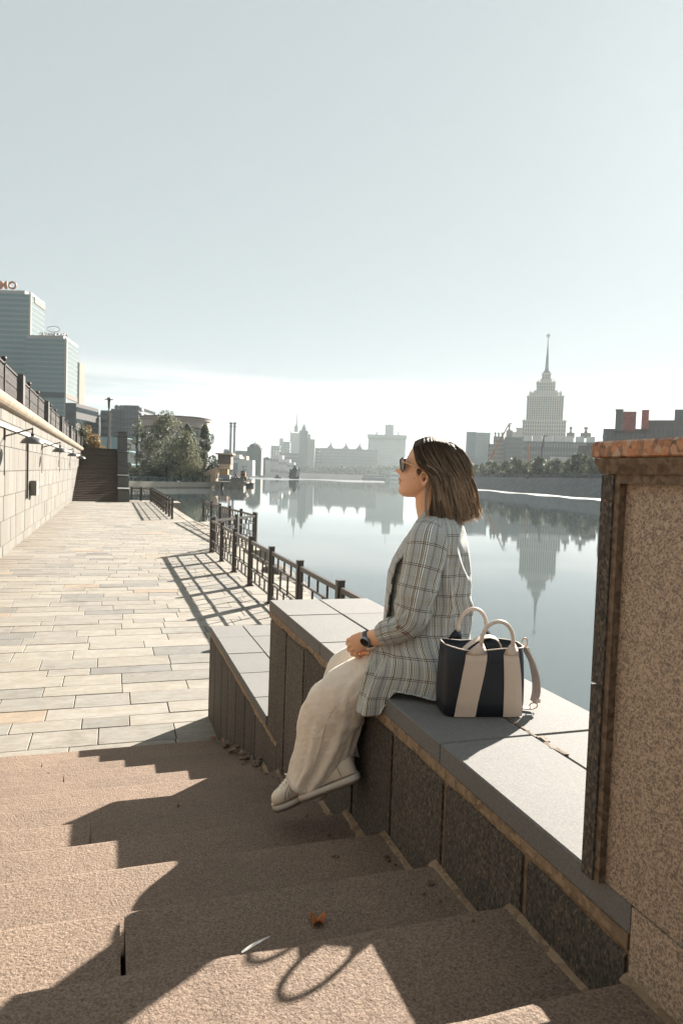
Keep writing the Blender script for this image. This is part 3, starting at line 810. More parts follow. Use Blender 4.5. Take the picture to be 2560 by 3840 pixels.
# --- glass towers on the left
MT['gt1'] = glassmat('tower_glass_teal', (.20, .32, .345), .10, .9); MT['gt2'] = glassmat('tower_glass_side', (.17, .205, .205), .12, .9)
MT['mull'] = plain('tower_mullions', (.20, .22, .21), .5); MT['spandrel'] = plain('spandrel_glass', (.30, .385, .385), .25); MT['parapet'] = plain('tower_parapet', (.36, .34, .31), .7)
MT['sign'] = plain('brown_band', (.13, .085, .065), .7); MT['dband'] = plain('dark_band', (.045, .055, .065), .5)
def glass_tower(label, x0, x1, x2, ytop, d, floors, bays, band=None, sideband=None):
    """front facade x0..x1, side facade x1..x2 receding"""
    pc = at((x0+x1)/2, 1760, d); w = (x1-x0)*d/FPX; zt = hz((x0+x1)/2, ytop, d)
    r = thing('glass_tower', label, 'tower', (pc.x, pc.y, 4), YAW+math.radians(0)); h = zt-4
    # the side face is seen because its far end lies further right: depth from the survey
    az = lambda px: math.atan2(ray(px, 1760).x, ray(px, 1760).y)
    k1 = (x1-CX)/FPX; k2 = (x2-CX)/FPX           # lateral/forward ratios
    dep = d*.062
    lat = (x2-x1)*d/FPX+0*k1
    # box sheared into a parallelogram plan: far right corner sits on the x2 ray
    far_l = k2*(d+dep)-k1*d
    P0, P1 = Vector((-w/2, 0, 0)), Vector((w/2, 0, 0)); P2, P3 = Vector((w/2+far_l, dep, 0)), Vector((-w/2+far_l, dep, 0))
    one = MB(); quad_prism(one, [P0, P1, P2, P3], 0, h); one.obj('wall', MT['gt1'], r, world=False)
    sd_ = (P2-P1); sl = sd_.length; sd_.normalize(); sn = Vector((sd_.y, -sd_.x, 0)); srz = math.atan2(sd_.y, sd_.x)
    one = MB(); p = (P1+P2)/2+sn*.06; one.box((p.x, p.y, h/2), (sl-.4, .1, h-.2), rz=srz); one.obj('side_glazing', MT['gt2'], r, world=False)
    fl = MB(); 
    for i in range(floors):
        z = h*(i+.25)/floors
        fl.box((0, -.08, z), (w-.3, .14, h/floors*.36))
    o = fl.obj('spandrels', MT['spandrel'], r, world=False); o['kind'] = 'stuff'
    ml = MB()
    for j in range(bays+1): ml.box((-w/2+w*j/bays, -.16, h/2), (w/bays*.2, .22, h))
    for i in range(floors+1):
        p = (P1+P2)/2+sn*.14; ml.box((p.x, p.y, h*i/floors), (sl, .1, .28), rz=srz)
    o = ml.obj('mullions', MT['mull'], r, world=False); o['kind'] = 'stuff'
    one = MB(); one.box((w/2, -.3, h/2), (1.1, .8, h)); one.obj('corner_post', MT['parapet'], r, world=False)
    one = MB(); one.box((-w*.05, dep*.1+1, h+.9), (w*.86, 6, 2.0)); one.box((w*.38, 4, h+.6), (w*.1, 8, 2.6)); one.obj('parapet', MT['parapet'], r, world=False)
    one = MB(); p = (P1+P2)/2-sn*.3; one.box((p.x, p.y, h+.5), (sl, 1.0, 1.2), rz=srz); one.obj('side_parapet', MT['white'], r, world=False)
    if band:
        za, zb_ = hz(x1, band[0], d)-4, hz(x1, band[1], d)-4
        addbox(r, 'dark_band', (0, -.45, (za+zb_)/2), (w-.6, .5, abs(za-zb_)), MT['dband'])
    if sideband:
        f0, f1, ya, yb = sideband
        dm_ = d+dep*(f0+f1)/2; xm = x1+(x2-x1)*.6
        za, zb_ = hz(xm, ya, dm_)-4, hz(xm, yb, dm_)-4
        p = P1+sd_*sl*(f0+f1)/2+sn*.3; one = MB(); one.box((p.x, p.y, (za+zb_)/2), (sl*(f1-f0), .3, abs(za-zb_)), rz=srz); one.obj('side_band', MT['sign'], r, world=False)
    return r, w, h
def lettering(r, text, loc, size, mat, rz=0, nm='sign_lettering', ext=.25):
    cu = bpy.data.curves.new(nm, 'FONT'); cu.body = text; cu.size = size; cu.extrude = ext; cu.align_x = 'CENTER'; cu.resolution_u = 2; cu.offset = .035*size
    tmp = bpy.data.objects.new(nm+'_tmp', cu); COL.objects.link(tmp); bpy.context.view_layer.update()
    me = bpy.data.meshes.new_from_object(tmp.evaluated_get(bpy.context.evaluated_depsgraph_get()))
    bpy.data.objects.remove(tmp); me.materials.clear(); me.materials.append(mat)
    o = bpy.data.objects.new(nm, me); COL.objects.link(o); o.parent = r; o.location = loc; o.rotation_euler = (math.pi/2, 0, rz); return o
MT['orange'] = plain('orange_sign', (.42, .14, .04), .5); MT['pale'] = plain('pale_letters', (.30, .27, .24), .5)
t1, w1, h1 = glass_tower('tallest teal glass office tower at the left edge with brown band on its side', -190, 108, 160, 1106, 400, 32, 66, None, (.25, 1.0, 1135, 1157))
lettering(t1, 'MO', (w1/2-12.6, 0, h1+2.4), 6.2, MT['orange'])
t2, w2, h2 = glass_tower('lower glass hotel tower with lettering and an oval logo on its roof', 92, 243, 285, 1275, 385, 26, 36, (1474, 1492), (.05, .98, 1487, 1502))
lettering(t2, 'CROWNE PLAZA', (w2*.18, 0, h2+1.9), 2.0, MT['pale'])
one = MB(); n = 24
for rr_, zc in ((2.0, h2+5.3),):
    pts = [(w2*.18+1.75*rr_*math.cos(2*math.pi*j/n), 0, zc+rr_*.75*math.sin(2*math.pi*j/n)) for j in range(n+1)]
    one.tube(pts, .17, 6)
for k in (-.9, 0, .9): one.tube([(w2*.18+k-.5, 0, zc-.6), (w2*.18+k, 0, zc+.6), (w2*.18+k+.5, 0, zc-.6)], .12, 5)
one.tube([(w2*.18, 0, h2+1.8), (w2*.18, 0, zc-1.5)], .15, 5)
one.obj('roof_logo', MT['pale'], t2, world=False)
one = MB(); p = at(264, 1620, 440)
br = building('tower_podium', 'dark brick-like lower block under the side of the lower glass tower', 243, 283, 1512, 330, 30, shade('podium_dark', (.06, .055, .052)), 6, 5, wf=(.6, .4))
building('slab_tower', 'narrow tan slab rising right behind the lower glass tower', 284, 293.5, 1362, 470, 10, shade('tan_slab', (.22, .17, .135)))
# --- residential and office blocks behind the far stair
cg = [shade('block_grey_a', (.13, .14, .145)), shade('block_grey_b', (.15, .155, .16)), shade('block_grey_c', (.115, .125, .13)), shade('block_sunlit_side', (.40, .36, .33))]  # last tone: sunlight on the tallest block's side, put into its colour
building('office_block', 'low grey office block just right of the glass towers', 284, 316, 1536, 380, 25, cg[0], 5, 4, wf=(.7, .4))
building('office_block', 'grey block with ribbon windows behind the lamp post, lower than its neighbours', 300, 374, 1556, 372, 25, cg[1], 6, 8, wf=(.75, .4))
building('office_block', 'grey block directly behind the tall lamp post', 374, 420, 1540, 365, 25, cg[2], 9, 5, wf=(.6, .4))
dish = building('apartment_block', 'grey apartment block with satellite dishes on its roof', 413, 462, 1534, 355, 25, cg[1], 12, 6, wf=(.4, .45))
wd, hd = w_of(dish)
for i, x in enumerate((-1.2, 1.0, 2.6)):
    one = MB(); one.lathe([(.15, 0), (.9, .35), (1.2, .8)], (x, 3, 0), 12); one.v = [Vector((v.x, 3-v.z, hd+1.0+(v.y-3))) for v in one.v]; one.obj('satellite_dish', MT['mast'], dish, world=False)
ap = building('apartment_block', 'tallest grey apartment block with white balconies on its sunlit side', 462, 517, 1521, 345, 30, cg[1], 13, 6, wf=(.35, .5))
wa, ha = w_of(ap)
k2 = (556-CX)/FPX; k1 = (517-CX)/FPX; dep = 38
far_l = k2*(345+dep)-k1*345
one = MB(); quad_prism(one, [Vector((wa/2, .01, 0)), Vector((wa/2+far_l, dep, 0)), Vector((wa/2+far_l-6, dep, 0)), Vector((wa/2-3, .01, 0))], 0, ha); one.obj('side_wall', cg[3], ap, world=False)
g = MB(); s = Vector((far_l, dep, 0)); sl = s.length; s.normalize(); sn = Vector((s.y, -s.x, 0)); srz = math.atan2(s.y, s.x)
g2 = MB()
for i in range(13):
    for f in (.12, .62):
        p = Vector((wa/2, 0, 0))+s*sl*f+sn*.6; g.box((p.x, p.y, ha*(i+.45)/13), (sl*.14, 1.2, 1.2), rz=srz)
        p = Vector((wa/2, 0, 0))+s*sl*(f+.2)+sn*.06; g2.box((p.x, p.y, ha*(i+.5)/13), (sl*.07, .2, 1.5), rz=srz)
o = g.obj('balconies', MT['white'], ap, world=False); o['kind'] = 'stuff'; o = g2.obj('side_windows', MT['glass'], ap, world=False); o['kind'] = 'stuff'
p = Vector((wa/2, 0, 0))+s*sl*.33+sn*.5; one = MB(); one.box((p.x, p.y, ha*.43), (sl*.06, 1.2, ha*.86), rz=srz); one.obj('stair_fin', cg[2], ap, world=False)
building('glass_pavilion', 'low teal glass pavilion between the stair top and the apartment blocks', 372, 470, 1640, 260, 20, MT['gt1'], 3, 14, wmat=MT['mull'], wf=(.12, .9))
# lamp post at the head of the far stair
b = base(405, 78, 4.3); lp = thing('street_lamp', 'tall lamp post with flat round head at the top of the far stair', 'street lamp', b)
ht = hz(406, 1492, 78)-4.3
one = MB(); one.tube([(0, 0, 0), (0, 0, ht-1.2)], [.12, .07], 8); one.obj('pole', MT['lamp'], lp, world=False)
one = MB(); one.lathe([(.07, ht-1.2), (.11, ht-1.1), (.15, ht-.35), (.12, ht-.25)], n=12); one.obj('lantern', MT['lamp'], lp, world=False)
one = MB(); one.lathe([(.48, ht-.24), (.50, ht-.20), (.2, ht-.12), (.18, ht)], n=16); one.obj('lamp_hood', MT['lamp'], lp, world=False)
b = base(411, 81, 4.3); one = MB(); one.tube([b, b+Vector((0, 0, 4.4))], .09, 8); tag(one.obj('street_pole', MT['lamp']), 'shorter plain pole right beside the tall lamp post', 'pole')
b = base(369.5, 90, 4.3); one = MB(); one.tube([b, b+Vector((.05, 0, 3)), b+Vector((0, 0, 4.6))], .11, 8); tag(one.obj('street_pole', MT['white']), 'pale slim pole left of the tall lamp post', 'pole')
for i, (px, top, w, mt) in enumerate(((300, 1606, 2.6, 'leafo'), (325, 1612, 3.0, 'leafo'), (352, 1636, 2.8, 'leafo'))):
    b = base(px, 84+i, 4.2); tree(['greenish autumn shrub nearest the balustrade end', 'tawny shrub in the middle behind the far stair', 'golden shrub by the pale pole behind the far stair'][i], b, hz(px, top, 84+i)-4.2, w, 1500, .22, MT['leaf' if i == 0 else 'leafo'], 40+i, .08, False, 'shrubs above the far stair', name='shrub', low=.2)

# --- pier end, sheds and vessels beyond the quay
MT['tan'] = plain('tan_render', (.46, .33, .23), .8); MT['rust'] = plain('rust_orange', (.32, .11, .04), .6); MT['yellow'] = plain('ochre_cab', (.36, .18, .05), .6)
MT['hull'] = plain('dark_hull', (.03, .03, .033), .6); MT['redp'] = plain('red_paint', (.26, .04, .03), .6)
b = at(838, 1765, 172); kb = thing('kiosk', 'tan wedge-roofed kiosk on the quay end beside the trees', 'kiosk', (b.x-3.5, b.y, -.42), YAW)
def pxd(n, d): return n*d/FPX
one = MB(); quad_prism(one, [Vector((-1.2, 0, 0)), Vector((1.7, 0, 0)), Vector((1.7, 4, 0)), Vector((-1.2, 4, 0))], 0, 1); one.v = [Vector((v.x, v.y, 0 if v.z < .5 else (2.7 if v.x < 0 else 4.0))) for v in one.v]; one.obj('wall', MT['tan'], kb, world=False)
addbox(kb, 'annex', (-2.4, 1, 1.1), (1.3, 2, 2.2), MT['tan']); addbox(kb, 'roof_slab', (3.4, 3, 7.3), (4.2, 5, .35), MT['tan']); addbox(kb, 'upper_room', (3.4, 3.4, 6.0), (3.2, 4, 2.4), MT['rbd']); addbox(kb, 'lower_room', (3.6, 3.4, 4.2), (2.6, 4, 1.2), MT['tan'])
pr = thing('pier', 'pale pier section right of the quay wall with dark openings', 'pier', at_z(835, 1833, WZ), YAW)
for i, (x, w) in enumerate(((-1.2, 1.4), (2.6, 4.6))): addbox(pr, 'pier_block', (x, 2, .75), (w, 4, 1.5), MT['quay'])
addbox(pr, 'deck', (1.6, 3, 1.6), (8, 5, .3), MT['quay']); addbox(pr, 'parapet', (3.3, 1, 2.2), (3.2, .2, 1.1), MT['quay'])
for i in range(10): addbox(pr, 'post', (-2+.8*i, .8, 2.1), (.08, .08, 1.1), MT['greystone'])
addbox(pr, 'rail', (1.6, .8, 2.65), (8, .08, .08), MT['greystone'])
# barge with excavator
b = at_z(912, 1822, WZ); bg_ = thing('work_barge', 'flat dark work barge with ochre cab and red crane arm moored at the pier', 'barge', b, YAW)
W_ = pxd(92, 175)
one = MB(); quad_prism(one, [Vector((-W_/2, 0, 0)), Vector((W_/2, 0, 0)), Vector((W_/2, 5, 0)), Vector((-W_/2, 5, 0))], -.3, .95); one.obj('hull', MT['hull'], bg_, world=False)
addbox(bg_, 'deck_load', (.2, 2.5, 1.2), (W_*.7, 3, .45), MT['tan']); addbox(bg_, 'deck_rim', (0, .1, 1.0), (W_, .2, .14), MT['rust'])
addbox(bg_, 'cab', (-.4, 2.4, 3.3), (1.5, 1.6, 1.5), MT['yellow']); addbox(bg_, 'cab_window', (-.4, 1.55, 3.4), (1.2, .1, .8), MT['glass']); addbox(bg_, 'cab_roof', (-.4, 2.4, 4.3), (1.1, 1.4, .5), MT['hull'])
addbox(bg_, 'engine', (-.2, 2.5, 2.1), (2.0, 2.0, 1.1), MT['hull'])
one = MB(); one.tube([(-1.9, 1.8, 1.4), (-2.6, 1.8, 3.9), (-2.9, 1.8, 1.8)], [.35, .22, .2], 6); one.obj('crane_arm', MT['redp'], bg_, world=False)
one = MB(); one.tube([(1, 2, 1.5), (1.4, 2, 2.9), (1.8, 2, 1.4)], .16, 6); one.obj('grab', MT['hull'], bg_, world=False)
b = at_z(852, 1816, WZ); wk = thing('wheelhouse_boat', 'ochre wheelhouse and white superstructure of a boat behind the work barge', 'boat', (b.x-1.5, b.y+8, WZ), YAW)
addbox(wk, 'hull', (0, 2, .8), (11, 4, 1.6), MT['hull']); addbox(wk, 'wheelhouse', (.6, 2, 4.6), (4.2, 3, 3.0), MT['yellow'])
for i in range(4): addbox(wk, 'window', (-.9+i*1.0, .45, 5.2), (.7, .1, 1.0), MT['glass'])
addbox(wk, 'roof', (.6, 2, 6.2), (4.8, 3.6, .25), MT['redp']); addbox(wk, 'cabin', (-4, 2, 3.2), (3.0, 3, 3.8), MT['white']); addbox(wk, 'cabin_window', (-4, .45, 3.6), (2.2, .1, .7), MT['glass']); addbox(wk, 'deckhouse', (.4, 2, 2.4), (6, 3, 1.4), MT['mast'])

# --- far bank along the bend
FB = 1480.
MT['fbwall'] = plain('far_embankment_stone', (.42, .37, .34), .8, scale=.05); MT['rbwall'] = granite('right_embankment_stone', [(.3, (.085, .09, .092)), (.7, (.13, .135, .135))], .5, .3, .5, .1, big=.3)
A = at_z(640, 1777, WZ); 
def gpt(px, d, z): p = at(px, 1780, d); return Vector((p.x, p.y, z))
fl = gpt(300, 1490, 0); fr = gpt(1700, 1490, 0); fr2 = gpt(1700, 3600, 0); fl2 = gpt(300, 3600, 0)
mb = MB(); quad_prism(mb, [fl, fr, fr2, fl2], WZ-2, 6.0); struct(mb.obj('far_bank', MT['land']))
mb = MB(); quad_prism(mb, [fl-RY*6, fr-RY*6, fr, fl], WZ-2, 1.0)
mb.v = [v if v.z < 0 else v for v in mb.v]; mb.box(((fl.x+fr.x)/2-RY.x*1, (fl.y+fr.y)/2-RY.y*1, 3.0), ((fr-fl).length, 1.6, 6.6), rz=YAW)
tag(mb.obj('far_embankment_wall', MT['fbwall']), 'pale far embankment wall at the bend of the river', 'wall')
mb = MB(); mb.box((0, 0, 0), (1, 1, 1))
# right bank: long sloping embankment
rb_pts = [at_z(2700, 1905, WZ), at_z(2245, 1866, WZ), at_z(2000, 1847, WZ), at_z(1778, 1829.5, WZ), at(1640, 1802, 560)]
rb_pts[-1].z = WZ
bank = MB(); n = len(rb_pts); rg = []
for i, p in enumerate(rb_pts):
    q = (rb_pts[min(i+1, n-1)]-rb_pts[max(i-1, 0)]).normalized(); nn = Vector((-q.y, q.x, 0))
    if nn.dot(Vector((1, .3, 0))) < 0: nn = -nn
    rg.append([p-Vector((0, 0, 2)), p, p+nn*6.5+Vector((0, 0, 6.2)), p+nn*7.2+Vector((0, 0, 6.2)), p+nn*7.2+Vector((0, 0, -3.5))])
bank.rings(rg, True); tag(bank.obj('sloping_embankment', MT['rbwall']), 'long grey sloping stone embankment on the right bank', 'wall')
land = MB(); top = [r_[3] for r_ in rg]; outer = [gpt(5200, 60, 0), gpt(5200, 1400, 0), gpt(1640, 1400, 0)]
poly = [Vector((p.x, p.y, 0)) for p in top]+[outer[2], outer[1], outer[0]]
quad_prism(land, poly[::-1], WZ-2, 4.55); struct(land.obj('right_bank', MT['land']))
fence = MB()
for i in range(n-1):
    a, c_ = rg[i][3], rg[i+1][3]; l = (c_-a).length; k = max(2, int(l/9))
    rz = math.atan2((c_-a).y, (c_-a).x); m_ = (a+c_)/2
    fence.box((m_.x, m_.y, m_.z+.75), (l, .25, 1.5), rz=rz)
fo = fence.obj('embankment_parapet', shade('parapet_dark', (.028, .032, .035))); tag(fo, 'long dark parapet along the top of the right embankment', 'parapet')
fp = MB(); 
for i in range(n-1):
    a, c_ = rg[i][3], rg[i+1][3]; l = (c_-a).length; k = max(2, int(l/12))
    for j in range(k): p = a+(c_-a)*(j/k); one = MB(); one.box((p.x-.3, p.y-.2, p.z+.9), (.55, .55, 2.0), rz=rz); one.obj('pillar', MT['greystone'], fo)
# trees on the right bank: individuals copied from three kinds
tg2 = 'trees along the right embankment'
protos = []
rng = random.Random(9)
tp = []
for i in range(n-1):
    a, c_ = rg[i][3], rg[i+1][3]; l = (c_-a).length; k = int(l/(6.5 if i < 3 else 8))
    for j in range(k): tp.append(a+(c_-a)*((j+rng.uniform(.2, .8))/k))
lbls = ['full grey-green tree', 'slim pale tree', 'dark dense tree']
ORD = ['first', 'second', 'third', 'fourth', 'fifth', 'sixth', 'seventh', 'eighth', 'ninth', 'tenth', 'eleventh', 'twelfth', 'thirteenth', 'fourteenth', 'fifteenth', 'sixteenth', 'seventeenth', 'eighteenth', 'nineteenth', 'twentieth', 'twenty-first', 'twenty-second', 'twenty-third', 'twenty-fourth', 'twenty-fifth']
tcount = {0: 0, 1: 0, 2: 0}
for i in range(3): protos.append(None)
for i, p in enumerate(tp):
    q = p+Vector((9, 7, 0))*rng.uniform(.5, 1.2)+Vector((0, 0, -1.7))
    v_ = q-EYE; pxq = CX+FPX*v_.dot(RGT)/v_.dot(FWD)
    if (q-EYE).length < 205 or pxq > 2300 or pxq < 1640: continue
    k = i % 3
    if protos[k] is None:
        protos[k] = tree(lbls[k], q, 10.5, 8.5 if k != 1 else 6.5, 2600, .85, MT[['leaf', 'leafl', 'leafd'][k]], 60+k, .25, False, tg2, low=.10); o = protos[k]
    else: o = copy_tree(protos[k]); o.location = q
    o['label'] = '%s on the right embankment, %s of its kind counted from the pedestal' % (lbls[k], ORD[min(24, tcount[k])]); tcount[k] += 1
    s_ = rng.uniform(.75, 1.08); o.scale = (s_*1.25, s_*1.25, s_); o.rotation_euler[2] = rng.uniform(0, 6.28)
# --- hotel tower
HM = shade('hotel_stone', (.50, .46, .41)); HW = shade('hotel_windows', (.10, .11, .12)); HD = shade('roof_grey', (.16, .165, .165))
HD_ = 990.; ax = 2028.
b = at(ax, 1812, HD_); ho = thing('wedding_cake_tower', 'tiered stone skyscraper with tall spire and star on the right bank', 'tower', (b.x, b.y, 4), YAW-math.atan(748/FPX))
u = HD_/FPX/5.113       # metres per zoom pixel
zz = lambda y: hz(2010+(1-(y/2060))*27, 1240+y/5.113, HD_)-4
def tier(y0, y1, wpx, nm='tier', mt=None, dep=None, x=0, win=None):
    w = wpx*u; z0, z1 = (0 if y1 >= 2060 else zz(y1)), zz(y0)
    one = MB(); one.box((x*u, 0, (z0+z1)/2), (w, dep or w, z1-z0)); one.obj(nm, mt or HM, ho, world=False)
    one = MB(); one.box((x*u, 0, z1-.1), (w+2.2, (dep or w)+2.2, 1.6)); one.obj('cornice', mt or HM, ho, world=False)
    if win:
        g = MB(); r_, c_ = win
        for i in range(r_):
            for j in range(c_):
                g.box((x*u-w/2+w*(j+.5)/c_, -(dep or w)/2-.15, z0+(z1-z0)*(i+.5)/r_), (w/c_*.36, .5, (z1-z0)/r_*.72))
                g.box((x*u-w/2-.15, -(dep or w)/2+(dep or w)*(j+.5)/c_, z0+(z1-z0)*(i+.5)/r_), (.5, (dep or w)/c_*.42, (z1-z0)/r_*.55))
        o = g.obj('windows', HW, ho, world=False); o['kind'] = 'stuff'
        pl_ = MB()
        for j in range(0, c_+1): pl_.box((x*u-w/2+w*j/c_, -(dep or w)/2-.5, (z0+z1)/2), (.9, 1.0, z1-z0))
        pl_.obj('pilasters', HM, ho, world=False)['kind'] = 'stuff'
tier(1760, 2400, 770, win=(16, 18)); tier(1300, 1765, 650, win=(11, 16)); tier(1230, 1305, 460, mt=HM); tier(1190, 1235, 400)
tier(1020, 1195, 328, win=(3, 8)); tier(960, 1025, 190); tier(850, 965, 150, win=(2, 5))
tier(1880, 2400, 150, x=-430)
tier(1960, 2400, 120, x=-520)
z0 = zz(850); zs_ = zz(775); zt = zz(175)
one = MB(); one.rings([[Vector((a*w_, b_*w_, z)) for a, b_ in ((-1, -1), (1, -1), (1, 1), (-1, 1))] for w_, z in ((75*u, z0), (60*u, (z0+zs_)/2), (36*u, zs_), (34*u, zs_+1), (3*u, zt))]); one.obj('spire', HD, ho, world=False)
one = MB(); R1, R2 = 4.2, 1.7; pts = []
zc = zz(125)
for j in range(10):
    r_ = R1 if j % 2 == 0 else R2; a = math.pi/2+2*math.pi*j/10; pts.append((r_*math.cos(a), r_*math.sin(a)))
bq = len(one.v)
for y_ in (-.6, .6): one.v += [Vector((x, y_, zc+z)) for x, z in pts]
one.face([bq+j for j in range(10)]); one.face([bq+10+j for j in range(10)][::-1])
for j in range(10): k = (j+1) % 10; one.face([bq+j, bq+10+j, bq+10+k, bq+k])
one.tube([(0, 0, zt-2), (0, 0, zc-1.5)], .5, 6); one.obj('star', MT['parapet'], ho, world=False)
def turret(x, y, z, s, hgt): one = MB(); one.box((x, y, z+hgt*.35), (s, s, hgt*.7)); one.tube([(x, y, z+hgt*.6), (x, y, z+hgt*1.25)], [s*.3, s*.05], 6); one.obj('turret', HM, ho, world=False)
for sx in (-1, 1):
    for sy in (-1, 1):
        turret(sx*270*u, sy*270*u, zz(1300), 52*u, 8.0); turret(sx*140*u, sy*140*u, zz(1020), 14*u, 4); turret(sx*360*u, sy*360*u, zz(1760), 16*u, 5); turret(sx*78*u, sy*78*u, zz(960), 10*u, 3); turret(sx*195*u, sy*195*u, zz(1235), 26*u, 4)

# --- blocks in front of the hotel tower
k = 580/1568.
X = lambda x: 1700+x*k
Y_ = lambda y: 1560+y*k
stone2 = shade('apartment_stone', (.25, .235, .215)); stone3 = shade('apartment_shaded', (.155, .16, .16)); roofm = shade('pale_metal_roof', (.55, .55, .54)); palew = shade('pale_windows', (.30, .31, .31))  # second apartment tone is the stone with shade put into its colour
building('slab_block', 'left half of the pale blue twin slab tower on the right bank', X(112), X(212), Y_(160), 900, 30, shade('slab_blue_a', (.26, .29, .30)), 22, 6, wf=(.5, .3), wmat=shade('slab_windows', (.16, .19, .20)))
building('slab_block', 'right half of the twin slab tower, with lighter balcony columns', X(208), X(354), Y_(168), 890, 30, shade('slab_blue_b', (.31, .335, .34)), 22, 6, wf=(.55, .3), wmat=shade('slab_windows_b', (.22, .25, .26)))
building('apartment_house', 'narrow brown house edge beside the twin slab tower', X(342), X(392), Y_(282), 700, 20, shade('brown_edge', (.16, .14, .12)), 9, 3)
l1 = building('apartment_house', 'stone apartment house with corner turrets left of the tower, behind the leaning crane', X(388), X(532), Y_(236), 620, 40, stone2, 11, 12, wf=(.4, .5), wmat=HW)
w_, h_ = w_of(l1)
one = MB(); 
for x in (-w_*.38, -w_*.15, w_*.1): one.box((x, 3, h_+1.2), (3.2, 3, 2.4)); one.lathe([(.9, h_+2), (.6, h_+4.5), (1.1, h_+5), (1.1, h_+5.8), (.2, h_+6.4)], (x, 3, 0), 8)
one.obj('roof_turrets', stone2, l1, world=False)
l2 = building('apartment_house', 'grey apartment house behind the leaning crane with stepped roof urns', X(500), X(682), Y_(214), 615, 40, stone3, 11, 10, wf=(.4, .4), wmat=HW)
w_, h_ = w_of(l2)
one = MB()
one.box((-w_*.25, 6, h_+3), (w_*.35, 8, 6)); one.lathe([(1.1, h_+6), (.6, h_+9), (1.2, h_+9.6), (.9, h_+11)], (-w_*.27, 3, 0), 8); one.obj('roof_turrets', stone2, l2, world=False)
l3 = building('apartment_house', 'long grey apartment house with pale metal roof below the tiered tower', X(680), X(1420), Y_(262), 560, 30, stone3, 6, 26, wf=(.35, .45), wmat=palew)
w_, h_ = w_of(l3)
for i in range(7): addbox(l3, 'roof_slope', (-w_/2+w_*(i+.5)/7, 5, h_+2.2), (w_/7-1.6, 8, 4.6), roofm)
one = MB()
for f, s_ in ((.155, 1.), (.36, 1.3)):
    x = f*w_; one.box((x, 4, h_+5.5), (6*s_, 4, 4)); one.lathe([(1.2*s_, h_+7), (.6*s_, h_+10), (1.3*s_, h_+10.8), (1.2*s_, h_+12), (.2, h_+12.6)], (x, 4, 0), 8)
one.obj('roof_urns', stone2, l3, world=False)
building('shed', 'long low shed with bright white roof in front of the apartment house', X(966), X(1250), Y_(415), 400, 12, roofm)
building('brick_block', 'small dark brick block with red strip right of the white roofed shed', X(1250), X(1340), Y_(300), 390, 14, shade('brick_dark', (.10, .06, .055)), 4, 3, wf=(.4, .4))
building('brick_block', 'taller dark brick block next to the pedestal cap', X(1330), X(1470), Y_(278), 385, 14, shade('brick_brown', (.115, .085, .08)), 5, 4, wf=(.4, .4))
# brick factory to the right (zoom 3.136 per px, origin 2060,1500)
k5 = 1/3.136; FXp = lambda x: 2060+x*k5; FYp = lambda y: 1500+y*k5
fac = building('brick_factory', 'dark grey brick factory with sloped shoulders above the pedestal cap', FXp(600), FXp(1110), FYp(340), 330, 25, shade('factory_grey', (.075, .07, .072)), 4, 10, wf=(.5, .3))
w_, h_ = w_of(fac)
fac2 = building('brick_factory', 'long brown brick factory hall at the right edge of the photo', FXp(1105), FXp(1900), FYp(238), 320, 25, shade('factory_brown', (.10, .078, .075)), 3, 14, wf=(.2, .2))
building('roof_house', 'grey lift house on the roof of the factory hall at the right edge', FXp(1425), FXp(1900), FYp(112), 325, 12, shade('factory_roofhouse', (.10, .10, .105)), ybase=FYp(240))
MT['redbrick'] = granite('red_chimney_brick', [(.3, (.20, .035, .03)), (.7, (.33, .075, .06))], 2.0, .3, 2, .05, big=.2)
c1 = building('brick_stack', 'broad factory stack, left half dark and right half red', FXp(738), FXp(822), FYp(118), 326, 5, shade('stack_dark', (.09, .09, .09)), ybase=FYp(360), cat='chimney')
w_, h_ = w_of(c1); addbox(c1, 'red_half', (w_/2+2.87, 2, h_/2-.4), (5.7, 4, h_-.8), MT['redbrick']); addbox(c1, 'rim', (0, 2, h_), (w_+.5, 5, .5), MT['rbd'])
building('brick_stack', 'narrow red brick factory stack right of the broad one', FXp(1043), FXp(1128), FYp(118), 322, 5, MT['redbrick'], ybase=FYp(340), cat='chimney')
# --- cranes
def crane(label, x0, y0, x1, y1, d, mat, r=.6):
    p = at(x0, y0, d); q = at(x1, y1, d); c_ = thing('crane', label, 'crane', (p.x, p.y, 4.4), 0)
    one = MB(); one.tube([p, q], [r, r*.5], 6); one.obj('boom', mat, c_)
    one = MB(); one.tube([q, q+Vector((0, 0, -.01))+(RX*2.2)], .35, 5); one.obj('boom_head', MT['hull'], c_)
    one = MB(); one.box((p.x, p.y, 6.0), (6, 3, 3.2), rz=YAW); one.obj('carrier', mat, c_); one = MB(); one.box((p.x, p.y, (p.z+6)/2), (1.4, 1.4, abs(p.z-6)+1)); one.obj('turntable', MT['hull'], c_)
crane('orange crane boom leaning right, left of the tiered tower', X(355), Y_(470), X(560), Y_(78), 500, MT['rust'], .75)
crane('short upright orange boom in front of the long apartment house', X(755), Y_(470), X(758), Y_(270), 480, MT['rust'], .8)
crane('dark crane boom leaning right in front of the tiered tower', X(878), Y_(455), X(915), Y_(200), 480, MT['hull'], 1.0)

